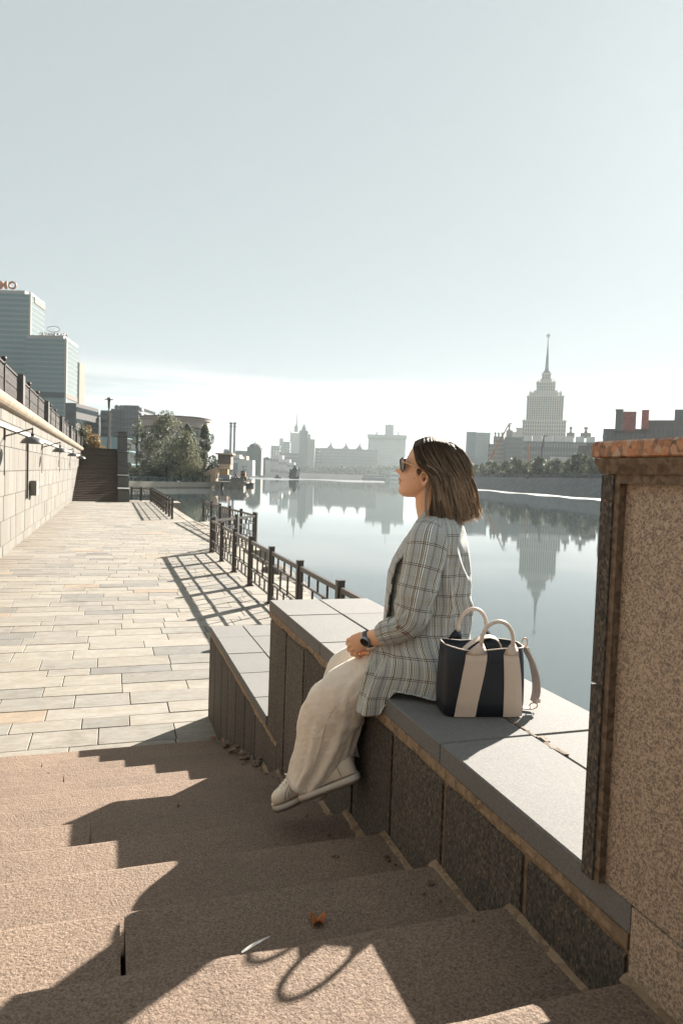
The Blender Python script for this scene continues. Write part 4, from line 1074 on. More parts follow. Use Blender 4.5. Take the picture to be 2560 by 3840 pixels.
# --- far centre skyline (zoom 1.742 per px from 700,1400)
K = 1/1.742; CXp = lambda x: 700+x*K; CYp = lambda y: 1400+y*K
wh = building('white_slab_building', 'broad pale government block with clock turret and mast, centre of the skyline', CXp(1176), CXp(1422), CYp(404), 1750, 60, shade('white_marble', (.42, .44, .43)), 18, 26, wf=(.5, .3), wmat=shade('wh_win', (.30, .33, .33)))
w_, h_ = w_of(wh)
addbox(wh, 'upper_band', (0, 20, h_-4), (w_+3, 60, 9), shade('wh_band', (.30, .31, .31))); addbox(wh, 'turret', (5, 20, h_+13), (21, 20, 27), shade('wh_turret', (.32, .33, .33)))
one = MB(); one.tube([(5, 20, h_+26), (5, 20, h_+58)], [.9, .3], 6); one.obj('flag_mast', HD, wh, world=False)
one = MB(); [one.box((x, 5, h_+4), (3, 3, 9)) for x in (-w_*.28, w_*.3)]; one.obj('roof_vents', HD, wh, world=False)
lo = building('long_stone_block', 'long stone block with three small roof spires, left of the pale government block', CXp(826), CXp(1240), CYp(492), 1640, 40, shade('ukr_stone', (.24, .235, .225)), 9, 40, wf=(.4, .6), wmat=shade('lo_win', (.15, .155, .155)))
w_, h_ = w_of(lo)
for x in (935, 1036, 1124):
    xx = (x-(826+1240)/2)*K*1640/FPX; one = MB(); one.lathe([(10, h_), (5, h_+5), (2, h_+9), (.3, h_+17)], (xx, 8, 0), 8); one.obj('roof_spire', HD, lo, world=False)
mi_d = 2000.
mi = building('gothic_spire_tower', 'far tiered stone tower with slender spire left of centre', CXp(668), CXp(742), CYp(390), mi_d, 50, shade('mid_stone', (.25, .25, .24)), 20, 12, wf=(.4, .5), wmat=shade('mi_win', (.17, .18, .18)))
w_, h_ = w_of(mi); u2 = K*mi_d/FPX
addbox(mi, 'upper_tier', (0, 22, h_+12), (26*u2, 30, 36*u2), shade('mid_stone2', (.22, .22, .215)))
one = MB(); one.lathe([(14*u2, h_+34*u2), (8*u2, h_+48*u2), (4*u2, h_+70*u2), (.8, h_+124*u2)], (0, 22, 0), 8); one.obj('spire', HD, mi, world=False)
one = MB(); [one.lathe([(3*u2, h_), (2*u2, h_+14*u2), (.3, h_+28*u2)], (x*u2, 6, 0), 6) for x in (-32, 32, 20)]; one.obj('turrets', HD, mi, world=False)
b1_ = building('stepped_tower_block', 'darker stepped block directly right of the far spire tower', CXp(730), CXp(784), CYp(375), 1560, 30, shade('sb1', (.17, .18, .18)), 20, 7, wf=(.45, .5), wmat=shade('sbw', (.12, .13, .13)))
w_, h_ = w_of(b1_); one = MB(); one.lathe([(6, h_), (5, h_+6), (.4, h_+16)], (0, 8, 0), 8); one.obj('roof_turret', HD, b1_, world=False)
building('stepped_tower_block', 'paler stepped block at the right shoulder of the spire tower', CXp(778), CXp(830), CYp(430), 1560, 30, shade('sb2', (.26, .255, .24)), 16, 7, wf=(.4, .5), wmat=shade('sbw2', (.18, .18, .175)))
building('stepped_tower_block', 'middle stepped block rising between the two shoulders of the spire tower', CXp(762), CXp(800), CYp(398), 1575, 30, shade('sb3', (.24, .235, .225)), 16, 5, wf=(.4, .5))
building('teal_block', 'tall greenish block left of the spire tower', CXp(600), CXp(668), CYp(446), 1900, 40, shade('tb1', (.20, .24, .24)), 14, 8, wf=(.4, .4))
building('teal_block', 'narrow raised corner of the greenish block', CXp(600), CXp(624), CYp(424), 1890, 20, shade('tb3', (.19, .225, .225)))
building('teal_block', 'lower greenish block with flat roof between the chimneys and the spire tower', CXp(545), CXp(604), CYp(472), 1850, 40, shade('tb2', (.19, .22, .22)), 12, 8, wf=(.5, .4))
building('grey_block', 'grey block in front of the spire tower foot', CXp(600), CXp(735), CYp(520), 1600, 30, shade('gb0', (.19, .195, .19)), 7, 14, wf=(.45, .5))
building('grey_block', 'grey long block right of the stepped blocks behind the stone block', CXp(826), CXp(860), CYp(488), 1600, 30, shade('gb1', (.22, .22, .21)), 9, 4, wf=(.4, .6))
oc = building('octagonal_tower', 'squat dark green tower block with domed roof right of the twin chimneys', CXp(391), CXp(476), CYp(480), 900, 26, shade('oc', (.085, .10, .09)), 11, 10, wf=(.5, .45), wmat=shade('ocw', (.11, .12, .105)))
w_, h_ = w_of(oc); one = MB(); one.lathe([(w_*.46, h_), (w_*.44, h_+2.6), (w_*.30, h_+4.2), (w_*.05, h_+5.4), (.2, h_+8)], (0, 13, 0), 8); one.obj('roof', MT['greystone'], oc, world=False)
addbox(oc, 'sunlit_side', (w_*.5+.6, 12, h_*.47), (2.2, 20, h_*.9), shade('oc2', (.30, .27, .24)))  # sunlight on this side painted as a paler box
for i, x in enumerate((282, 306)):
    b = at(CXp(x)-(0), 1770, 780); ch = thing('power_station_chimney', ['left one of the twin tall power station chimneys', 'right one of the twin tall power station chimneys'][i], 'chimney', (b.x, b.y, 3), 0, 'twin chimneys')
    ht = hz(CXp(x), CYp(325), 780)-3
    one = MB(); one.tube([(0, 0, 0), (0, 0, ht)], [1.55, 1.35], 12); one.obj('shaft', MT['mast'], ch, world=False)
    one = MB(); one.lathe([(1.7, ht-1), (1.9, ht-.6), (1.9, ht+.4), (1.5, ht+.5)], n=12); one.obj('rim', MT['hull'], ch, world=False)
    one = MB(); one.lathe([(1.6, ht-4.2), (1.7, ht-3.8), (1.6, ht-3.4)], n=12); one.obj('platform', MT['hull'], ch, world=False)
pb_ = building('power_station', 'pale power station hall under the twin chimneys', CXp(240), CXp(345), CYp(540), 760, 30, shade('ps', (.30, .28, .27)), 3, 8, wf=(.6, .3))
building('power_station', 'grey boiler house on the left behind the twin chimneys', CXp(238), CXp(262), CYp(495), 770, 30, shade('ps2', (.17, .19, .19)), 4, 3)
building('power_station', 'pale stepped hall right at the foot of the twin chimneys', CXp(283), CXp(343), CYp(530), 740, 20, shade('ps3', (.36, .33, .30)), 2, 5, wf=(.8, .3))
building('low_hall', 'grey green low hall between the chimneys and the dark domed block', CXp(300), CXp(395), CYp(505), 950, 30, shade('lh', (.16, .18, .17)), 3, 10)
building('low_hall', 'small peach coloured hall between the chimneys and the dark domed block', CXp(340), CXp(390), CYp(540), 820, 20, shade('lh2', (.46, .33, .25)), 1, 3, wf=(.3, .3))
building('white_hall', 'white long hall with painted mural in front of the dark domed block', CXp(300), CXp(430), CYp(566), 720, 20, shade('whh', (.46, .44, .41)))
mural = bpy.data.objects['white_hall']; w_, h_ = w_of(mural)
addbox(mural, 'shaded_bay', (-w_*.36, -.2, h_*.4), (w_*.22, .4, h_*.8), shade('whs', (.14, .16, .16)))  # dark box colour stands in for shade on the bay
one = MB()
for i, (x, z, s_) in enumerate(((.05, .55, 1.2), (.12, .35, 1.6), (.2, .5, 1.0), (-.02, .25, 1.3), (.27, .3, .9))): one.lathe([(s_*.2, -.1), (s_, -.05), (s_*.8, .1)], (0, 0, 0), 7); 
mu_ = MB()
for x, z, s_ in ((.02, .55, 1.5), (.1, .35, 2.2), (.16, .6, 1.2), (-.06, .25, 1.6)): mu_.box((x*w_, -.25, z*h_), (s_, .3, s_*1.3), jit=.4)
mu_.obj('mural', shade('mural_grey', (.18, .17, .16)), mural, world=False)
sheds = [(470, 545, 560, .30), (512, 553, 568, .48), (553, 582, 590, .46), (545, 625, 535, .46), (600, 672, 562, .48), (655, 702, 582, .47)]
labs = ['dark pitched shed beside the domed block', 'white gabled shed left of centre on the far bank', 'small white gabled shed next to it on the right', 'white terraced building with three stub chimneys', 'white stepped building right of the terraced one', 'white low building ending the terrace by the dark dredger']
for i, (a, c_, t_, v_) in enumerate(sheds):
    r = building('white_shed', labs[i], CXp(a), CXp(c_), CYp(t_), 1250-30*i, 25, shade('shed%d' % i, (v_, v_*.96, v_*.92)) if i else shade('shed0', (.11, .11, .11)), 2 if i > 2 else 0, 6, wf=(.4, .3))
    w_, h_ = w_of(r)
    if i in (0, 1, 2):
        one = MB(); one.rings([[Vector((-w_/2, y_, h_)), Vector((w_/2, y_, h_)), Vector((w_*.3, y_, h_+4.5))] for y_ in (0, 25)]); one.obj('roof', MT['greystone'] if i else MT['hull'], r, world=False)
    if i == 3:
        for x in (-.3, -.1, .1): addbox(r, 'stub_chimney', (x*w_, 6, h_+4), (2.2, 2.2, 9), MT['parapet'])
# far bank tree masses and cars
rng = random.Random(21)
for i, (a, c_, t_, d) in enumerate(((715, 826, 612, 1530), (850, 1240, 606, 1530), (1240, 1390, 600, 1500), (420, 470, 600, 1500))):
    n_ = int((c_-a)/14); cl = []
    for j in range(n_):
        px = CXp(a+(c_-a)*(j+.5)/n_); zt = hz(px, CYp(t_+rng.uniform(-8, 8)), d); p = gpt(px, d, 0)
        cl.append(((p.x, p.y, (zt+5)/2), (8, 5, max(3, (zt-5)/2))))
    o = foliage(rng, cl, 260*n_, 2.6).obj('far_woodland', MT['leafd']); o['kind'] = 'stuff'
# dredger and tug in mid river
b = at_z(1100, 1797, WZ); b = at(1103, 1797, 620); b.z = WZ
dr = thing('dredger', 'tall dark dredger with lattice tower in mid river', 'dredger', b, YAW)
v = 620/FPX/3.733
addbox(dr, 'hull', (0, 3, 1.2), (112*v*1.2, 9, 2.4), MT['hull'])
one = MB()
for x0, w0, t0 in ((-24, 60, 130), (-10, 70, 150), (8, 56, 175), (22, 60, 140), (-44, 26, 90)): one.box((x0*v, 3, t0*v/2), (w0*v*.8, 5, t0*v), jit=.5)
one.obj('engine_house', MT['hull'], dr, world=False)
one = MB(); one.box((0, 3, 183*v), (20*v, 3, 22*v)); one.box((2*v, 3, 196*v), (8*v, 2, 20*v)); one.tube([(-70*v, 3, 1), (-60*v, 3, 120*v), (-56*v, 3, 140*v)], .8, 6); one.tube([(62*v, 3, 1), (70*v, 3, 110*v), (62*v, 3, 150*v)], .8, 6); one.obj('lattice_tower', MT['hull'], dr, world=False)
addbox(dr, 'deck_cabin', (48*v, 2, 60*v), (50*v, 5, 100*v), MT['mast'])
for i in range(3): addbox(dr, 'deck_box', ((30+14*i)*v, -1.6, (40+20*i)*v), (9*v, .6, 12*v), MT['parapet'])
b = at(1041, 1797, 640); b.z = WZ; tg_ = thing('tug_boat', 'small dark tug boat left of the dredger', 'boat', b, YAW)
addbox(tg_, 'hull', (0, 1.5, .5), (6.4, 3, 1.2), MT['hull']); addbox(tg_, 'cabin', (-.4, 1.5, 2.0), (2.6, 2, 2.0), MT['hull']); addbox(tg_, 'window', (-.4, .45, 2.3), (2.0, .1, .7), MT['mast'])
# moored pleasure boats on the far bank
b4 = lambda x, y: (1240+x/4.9, 1560+y/4.9)
for i, (x0, x1, t0, lb) in enumerate(((570, 800, 1075, 'long grey pleasure boat at the far landing, left of the nose'), (770, 1010, 1060, 'dark pleasure boat with red awning at the far landing'), (1000, 1100, 1010, 'two storey grey landing stage behind the boats'), (1080, 1270, 1000, 'white landing building beside the boats in front of her face'))):
    px0, _ = b4(x0, 0); px1, yb = b4(x1, 1165); d = 1380
    p = gpt((px0+px1)/2, d, WZ); r = thing('pleasure_boat' if i < 2 else 'landing_stage', lb, 'boat' if i < 2 else 'landing stage', p, YAW); w_ = (px1-px0)*d/FPX; zt = hz((px0+px1)/2, b4(0, t0)[1], d)-WZ
    addbox(r, 'hull' if i < 2 else 'pontoon', (0, 4, 1.0), (w_, 8, 2.4), MT['hull'] if i < 2 else MT['mast'])
    addbox(r, 'cabin', (0, 4, 2+(zt-2)*.4), (w_*.86, 6, (zt-2)*.8), MT['mast'] if i < 3 else MT['white'])
    addbox(r, 'roof', (w_*.03, 4, zt-.4), (w_*.8, 7, .8), MT['white'] if i != 1 else MT['redp'])
    addbox(r, 'window_band', (0, .9, 2+(zt-2)*.4), (w_*.8, .3, (zt-2)*.25), MT['glass'])

# wind-ruffled water along the banks; its pale colour stands in for sky glints
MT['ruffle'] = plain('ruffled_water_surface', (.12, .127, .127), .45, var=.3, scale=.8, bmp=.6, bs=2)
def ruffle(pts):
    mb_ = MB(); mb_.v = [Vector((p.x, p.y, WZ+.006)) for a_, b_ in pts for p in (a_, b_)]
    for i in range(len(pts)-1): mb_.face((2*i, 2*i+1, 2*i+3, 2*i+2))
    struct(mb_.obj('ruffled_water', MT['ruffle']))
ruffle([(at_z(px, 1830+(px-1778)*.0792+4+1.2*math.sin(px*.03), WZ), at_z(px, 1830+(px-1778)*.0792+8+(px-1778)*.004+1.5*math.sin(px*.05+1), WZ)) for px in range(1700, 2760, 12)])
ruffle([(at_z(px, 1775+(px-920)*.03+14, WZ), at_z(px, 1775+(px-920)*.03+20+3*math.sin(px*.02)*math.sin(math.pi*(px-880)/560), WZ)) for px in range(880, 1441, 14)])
# ================================================================== PERSON
PO = Vector((1.30, 2.42, SEAT)); PRZ = math.radians(-28)
person = thing('person', 'woman in checked blazer and cream wide trousers sitting in profile on the parapet', 'person', PO, PRZ)
PXA = Vector((math.cos(PRZ), math.sin(PRZ), 0)); PYA = Vector((-math.sin(PRZ), math.cos(PRZ), 0))
def sv(px, py, w=0.):
    """survey point -> the person's own frame, on the vertical plane y = w"""
    r = ray(px, py); t = ((PO-EYE).dot(PYA)+w)/r.dot(PYA); q = EYE+r*t-PO
    return Vector((q.dot(PXA), w, q.z))
def lerp_rows(rows, step):
    """rows: lists of numbers, first = key; returns rows resampled every `step` of the key"""
    outr = []; k = rows[0][0]
    while k <= rows[-1][0]+1e-6:
        for a, b in zip(rows[:-1], rows[1:]):
            if a[0] <= k <= b[0]:
                f = (k-a[0])/(b[0]-a[0]); f2 = f*f*(3-2*f)*.35+f*.65
                outr.append([k]+[x+(y-x)*f2 for x, y in zip(a[1:], b[1:])]); break
        k += step
    return outr
def skin_mat():
    m, t, b = nodes('skin')
    v = coords(t, shift=False)
    n = noise_n(t, v, 28, 4)
    c = ramp(t, n, [(.3, (.76, .43, .26)), (.7, (.84, .49, .31))])
    def spot(p, rad, col, c, sc=(1, 1, 1)):
        d = t.nodes.new('ShaderNodeVectorMath'); d.operation = 'SUBTRACT'; t.links.new(v, d.inputs[0]); d.inputs[1].default_value = p
        e = t.nodes.new('ShaderNodeVectorMath'); e.operation = 'MULTIPLY'; t.links.new(d.outputs[0], e.inputs[0]); e.inputs[1].default_value = sc
        l = t.nodes.new('ShaderNodeVectorMath'); l.operation = 'LENGTH'; t.links.new(e.outputs[0], l.inputs[0])
        mr = t.nodes.new('ShaderNodeMapRange'); mr.inputs['From Min'].default_value = rad; mr.inputs['From Max'].default_value = rad*.7; t.links.new(l.outputs['Value'], mr.inputs[0])
        return mixc(t, mr.outputs[0], c, col)
    lp = sv(1497, 1803); c = spot((lp.x+.002, 0, lp.z), .017, (.55, .20, .15), c, (1, .62, 1.35))
    e_ = sv(1594, 1797); c = spot((e_.x, -.076, e_.z), .0075, (.22, .085, .05), c, (1, .45, .8))  # shade in the ear hollow painted as a dark skin spot
    c = spot(tuple(sv(1553, 1794, -.062)), .0022, (.18, .07, .04), c)
    t.links.new(c, b.inputs['Base Color']); setin(b, Roughness=.48)
    b.inputs['Subsurface Weight'].default_value = .12; b.inputs['Subsurface Radius'].default_value = (.010, .004, .002); b.inputs['Subsurface Scale'].default_value = 1.0
    bump(t, b, noise_n(t, v, 260, 4), .12, .001)
    return m
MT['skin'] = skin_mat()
body = MB()
# head: rows of (py, front px, back px, half width, bump px, bump sigma)
H_ = [(1652, 1598, 1640, .018, 0, .02), (1658, 1575, 1668, .040, 0, .02), (1668, 1557, 1688, .057, 0, .02), (1682, 1544, 1700, .067, 0, .02), (1700, 1534, 1706, .072, 0, .02),
      (1720, 1524, 1710, .074, 0, .012), (1735, 1519, 1710, .074, 2, .010), (1744, 1520, 1710, .074, 8, .010), (1752, 1521, 1717, .074, 16, .011), (1758, 1520, 1715, .0735, 24, .012),
      (1763, 1519, 1713, .073, 31, .013), (1768, 1518, 1710, .072, 30, .014), (1774, 1516, 1705, .071, 23, .014), (1780, 1513, 1700, .070, 13, .015), (1787, 1510, 1693, .068, 11, .019),
      (1795, 1508, 1685, .066, 15, .019), (1802, 1507, 1676, .064, 9, .019), (1805, 1507, 1672, .063, 7, .019), (1811, 1506, 1664, .061, 13, .018), (1820, 1505, 1650, .057, 7, .020), (1827, 1504, 1638, .054, 6, .021),
      (1835, 1503, 1620, .050, 9, .021), (1843, 1503, 1605, .045, 9, .021), (1852, 1506, 1585, .036, 7, .020), (1859, 1512, 1565, .027, 4, .02), (1864, 1520, 1552, .017, 0, .02)]
rg = []
for py, fp, bp, hw, bu, sg in lerp_rows([list(r_) for r_ in H_], 1.6):
    a = sv(fp, py); b_ = sv(bp, py); xc = a.x*.52+b_.x*.48; af = xc-a.x; ab = b_.x-xc; n = 56; r_ = []
    for j in range(n):
        th = 2*math.pi*j/n; c_, s_ = math.cos(th), math.sin(th)
        e = 2/2.25
        y = math.copysign(abs(s_)**e, s_)*hw
        x = xc-(af if c_ > 0 else ab)*math.copysign(abs(c_)**e, c_)
        if c_ > 0: x -= bu*(.00128 if py < 1783 else .00120)*math.exp(-(y/sg)**2)
        z = a.z+(b_.z-a.z)*0
        # eye socket and cheek modelling
        if 1735 < py < 1762 and c_ > 0: x += .006*math.exp(-((abs(y)-.032)/.014)**2)*math.sin(math.pi*(py-1735)/27)
        if 1765 < py < 1800 and c_ > 0: x -= .003*math.exp(-((abs(y)-.036)/.016)**2)
        r_.append(Vector((x, y, z)))
    rg.append(r_)
body.rings(rg)
# ears
for sgn in (-1, 1):
    e0 = [sv(1590, 1818), sv(1582, 1800), sv(1581, 1784), sv(1588, 1773), sv(1600, 1772), sv(1608, 1782), sv(1605, 1800), sv(1597, 1815), sv(1590, 1822)]
    body.tube([Vector((p.x, sgn*(.0735+.010*math.sin(math.pi*i/8)), p.z)) for i, p in enumerate(e0)], [.0045, .004, .004, .004, .0042, .005, .005, .0065, .006], 8)
    c_ = sv(1588, 1812); body.lathe([(.001, -.006), (.007, -.003), (.007, .003), (.001, .006)], (c_.x+.004, sgn*.076, c_.z), 8)
# neck, torso
body.tube([sv(1612, 1790), sv(1608, 1840), sv(1610, 1890), sv(1621, 1940), sv(1632, 1975)], [(.052, .050), (.052, .053), (.052, .055), (.058, .057), (.075, .065)], 20)
body.tube([sv(1634, 1960), sv(1640, 2000), sv(1635, 2100), sv(1630, 2250), sv(1625, 2400), sv(1610, 2520)], [(.09, .055), (.145, .075), (.15, .085), (.12, .08), (.14, .09), (.13, .06)], 20)
# left arm and hand (towards the viewer)
body.tube([sv(1612, 2020, -.12), sv(1590, 2150, -.17), sv(1548, 2345, -.20)], [.05, .042, .036], 12, round_end=True)
body.tube([sv(1545, 2352, -.20), sv(1480, 2378, -.19), sv(1420, 2386, -.165), sv(1384, 2394, -.145), sv(1366, 2399, -.138)], [.036, (.034, .037), (.027, .033), (.021, .028), (.020, .028)], 16, round_end=True)
body.tube([sv(1378, 2396, -.140), sv(1358, 2402, -.136), sv(1338, 2411, -.132), sv(1322, 2421, -.128)], [(.019, .028), (.019, .034), (.017, .036), (.013, .033)], 16, round_end=True)
for pts, r_ in (([(1322, 2397, -.128), (1306, 2400, -.128), (1303, 2414, -.118), (1311, 2421, -.108)], .0088),
                ([(1324, 2412, -.132), (1309, 2420, -.134), (1308, 2437, -.125), (1318, 2444, -.112)], .0092),
                ([(1328, 2427, -.132), (1317, 2436, -.136), (1321, 2454, -.128), (1333, 2457, -.115)], .0090),
                ([(1336, 2440, -.128), (1332, 2450, -.134), (1340, 2462, -.128), (1352, 2461, -.116)], .0080)):
    body.tube([sv(*p) for p in pts], [r_*1.05, r_*1.1, r_, r_*.85], 10, round_end=True)
body.tube([sv(1368, 2412, -.125), sv(1350, 2436, -.105), sv(1336, 2446, -.092)], [.011, .0105, .009], 10, round_end=True)   # thumb
# right arm and hand (far side, under the left)
body.tube([sv(1640, 2020, .13), sv(1625, 2150, .18), sv(1600, 2340, .20)], [.05, .042, .036], 12, round_end=True)
body.tube([sv(1600, 2345, .20), sv(1500, 2400, .08), sv(1425, 2430, -.02), sv(1400, 2436, -.055)], [.036, .034, .027, .022], 14, round_end=True)
body.tube([sv(1404, 2436, -.05), sv(1385, 2440, -.075), sv(1366, 2443, -.09)], [(.02, .016), (.030, .016), (.030, .014)], 12, round_end=True)
for i, (dx, dw) in enumerate(((0, 0), (7, -.014), (15, -.026), (22, -.036))):
    body.tube([sv(1366+dx*.6, 2441, -.075+dw), sv(1350+dx, 2446, -.082+dw), sv(1356+dx*1.3, 2452-i, -.094+dw)], [.009, .0085, .0075], 10, round_end=True)
# legs
body.tube([sv(1600, 2520, -.08), sv(1460, 2515, -.09), sv(1275, 2600, -.09), sv(1232, 2720, -.09), sv(1195, 2880, -.07), sv(1190, 2960, -.05)], [.07, .07, .052, .05, .04, .035], 14, round_end=True)
body.tube([sv(1600, 2500, .08), sv(1460, 2480, .09), sv(1300, 2500, .10), sv(1285, 2620, .08), sv(1290, 2800, .0), sv(1300, 2900, -.06)], [.07, .07, .05, .048, .04, .034], 14, round_end=True)
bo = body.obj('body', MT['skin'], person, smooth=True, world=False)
rm = bo.modifiers.new('remesh', 'REMESH'); rm.mode = 'VOXEL'; rm.voxel_size = .0034; rm.use_smooth_shade = True
sm = bo.modifiers.new('smooth', 'SMOOTH'); sm.factor = .5; sm.iterations = 1

# ---- sunglasses
MT['lens'] = glassmat('brown_lens', (.035, .012, .007), .15, .25); MT['tort'] = plain('tortoise_frame', (.045, .015, .008), .25); MT['gold'] = plain('gold_metal', (.65, .42, .25), .35, .6)
sg_ = MB(); 
for sgn in (-1, 1):
    P_ = []
    for (u_, v_) in ((0, 0), (.25, -.10), (.6, -.12), (1, 0), (1.03, .35), (.85, .8), (.5, 1.0), (.2, .8), (.02, .4)):
        px = 1503+21*u_; py = 1724+46*v_; q = sv(px, py); P_.append(Vector((q.x-.002, sgn*(.010+.054*u_), q.z)))
    b_ = len(sg_.v); n = len(P_); sg_.v += P_+[p+Vector((.003, 0, 0)) for p in P_]
    sg_.face([b_+i for i in range(n)]); sg_.face([b_+n+i for i in range(n)][::-1])
    for i in range(n): j = (i+1) % n; sg_.face([b_+i, b_+n+i, b_+n+j, b_+j])
    fr = MB(); fr.tube(P_+[P_[0]], .0026, 6); fo_ = fr.obj('rim', MT['tort'], person, True, world=False)
    if sgn < 0: glasses = fo_; glasses.name = 'sunglasses'
    else: fo_.parent = glasses
o = sg_.obj('lens', MT['lens'], glasses, world=False)
fr = MB(); fr.tube([Vector((sv(1501, 1730).x, -.012, sv(1501, 1730).z)), Vector((sv(1499, 1728).x-.002, 0, sv(1499, 1728).z)), Vector((sv(1501, 1730).x, .012, sv(1501, 1730).z))], .002, 6); fr.obj('bridge', MT['gold'], glasses, world=False)
for sgn in (-1, 1):
    fr = MB(); a = sv(1511, 1731); b_ = sv(1545, 1744); c_ = sv(1582, 1759)
    fr.tube([Vector((a.x, sgn*.064, a.z)), Vector((b_.x, sgn*.074, b_.z)), Vector((c_.x, sgn*.080, c_.z))], [.0028, .0024, .0022], 6); fr.obj('temple_arm', MT['gold'], glasses, world=False)

# ---- hair
def hair_mat():
    m, t, b = nodes('hair')
    g = t.nodes.new('ShaderNodeNewGeometry'); tc = t.nodes.new('ShaderNodeTexCoord'); sx = t.nodes.new('ShaderNodeSeparateXYZ'); t.links.new(tc.outputs['UV'], sx.inputs[0])
    dark = ramp(t, g.outputs['Random Per Island'], [(0, (.035, .023, .016)), (.5, (.085, .058, .038)), (.8, (.16, .11, .075)), (1, (.26, .185, .125))])
    fair = ramp(t, g.outputs['Random Per Island'], [(0, (.24, .16, .10)), (.35, (.52, .37, .25)), (.65, (.78, .61, .44)), (1, (.92, .80, .64))])
    f = t.nodes.new('ShaderNodeMapRange'); f.inputs['From Min'].default_value = .12; f.inputs['From Max'].default_value = .8; t.links.new(sx.outputs[1], f.inputs[0])
    f2 = math_n(t, 'MULTIPLY', f.outputs[0], math_n(t, 'ADD', math_n(t, 'MULTIPLY', sx.outputs[0], .95), .22))
    c = mixc(t, f2, dark, fair)
    t.links.new(c, b.inputs['Base Color']); setin(b, Roughness=.6); b.inputs['Specular IOR Level'].default_value = .15
    tr = t.nodes.new('ShaderNodeBsdfTranslucent'); t.links.new(c, tr.inputs[0])
    mx = t.nodes.new('ShaderNodeMixShader'); mx.inputs[0].default_value = .42
    o = t.nodes['Material Output']; t.links.new(b.outputs[0], mx.inputs[1]); t.links.new(tr.outputs[0], mx.inputs[2]); t.links.new(mx.outputs[0], o.inputs[0])
    return m
MT['hair'] = hair_mat()
Fc = [(1557, 1656), (1556, 1680), (1562, 1708), (1572, 1735), (1585, 1755), (1603, 1768), (1616, 1792), (1620, 1830), (1619, 1875), (1616, 1912), (1613, 1938)]
Bc = [(1688, 1658), (1712, 1668), (1731, 1686), (1744, 1710), (1753, 1738), (1757, 1768), (1765, 1800), (1772, 1835), (1779, 1872), (1784, 1906), (1786, 1936)]
Wt = [.006, .071, .083, .087, .089, .090, .090, .090, .090, .089, .086]
def poly_at(P_, t):
    f = max(0, min(t, .99999))*(len(P_)-1); i = int(f); f -= i; a, b = P_[i], P_[i+1]
    return (a+(b-a)*f) if not isinstance(a, tuple) else (a[0]+(b[0]-a[0])*f, a[1]+(b[1]-a[1])*f)
def hair_pt(s, t, side, lift=1.0):
    a, b = poly_at(Fc, t), poly_at(Bc, t)
    px = a[0]+(b[0]-a[0])*s; py = a[1]+(b[1]-a[1])*s
    py -= 20*math.sin(math.pi*min(1, s*1.1+.02))*(1-t)**2
    py += 21*math.sin(math.pi*s**1.1)*t**3
    px += 5*math.sin(math.pi*s)*(1-t)
    W = poly_at(Wt, t)
    w = -side*W*math.cos(math.pi/2*min(1, s)**1.3)**.75
    p = sv(px, py)
    c_ = sv(1655, 1760+150*t)
    q = Vector((p.x, w, p.z))
    if lift != 1.0:
        cc = Vector((c_.x, 0, p.z if t > .4 else c_.z)); q = cc+(q-cc)*lift
    return q
# inner shell keeps the scalp dark between strands
sh = MB()
for side in (1, -1):
    b_ = len(sh.v); ns, ntt = 18, 22
    for i in range(ns+1):
        for j in range(ntt+1): sh.v.append(hair_pt(i/ns, j/ntt*.97, side, .972))
    for i in range(ns):
        for j in range(ntt):
            q = [b_+i*(ntt+1)+j, b_+(i+1)*(ntt+1)+j, b_+(i+1)*(ntt+1)+j+1, b_+i*(ntt+1)+j+1]
            sh.face(q, [(.2, .05)]*4)
hr = random.Random(5); strands = MB()
def strand(s0, s1, side, lift, wav, r, L=1.0, fly=0, ph=None, tone=.5, bow=0.):
    pts = []; n = 18; ph = hr.uniform(0, 6.28) if ph is None else ph; jx = hr.gauss(0, .002); a1 = hr.gauss(0, .5)
    for i in range(n+1):
        t = i/n*L; s = s0+(s1-s0)*t
        e = min(1, t*1.9)**1.4
        p = hair_pt(max(0, min(1, s)), min(1.0, t), side, 1+(lift-1)*e+fly*t*t)
        if t > 1: p.z -= (t-1)*.2
        p += Vector((math.sin(t*7.5+ph)*wav*e+jx*t+bow*math.sin(math.pi*t), side*-.8*wav*math.sin(t*7.5+ph+1.2)*e+a1*.001, math.cos(t*5+ph)*wav*.3*e))
        pts.append(p)
    rs = [r*(.75+.5*math.sin(math.pi*min(1, .15+.75*i/n))) for i in range(n+1)]; rs[-1] = r*.2
    rgs = []; uvs = []
    for i, p in enumerate(pts):
        t_ = (pts[min(i+1, n)]-pts[max(i-1, 0)]).normalized()
        x = t_.cross(Vector((.3, .2, .9))).normalized(); y = x.cross(t_)
        rgs.append([p+x*rs[i], p-x*rs[i]*.5+y*rs[i]*.87, p-x*rs[i]*.5-y*rs[i]*.87]); uvs.append([(tone, i/n*L)]*4)
    strands.rings(rgs, True, False, False, uvs)
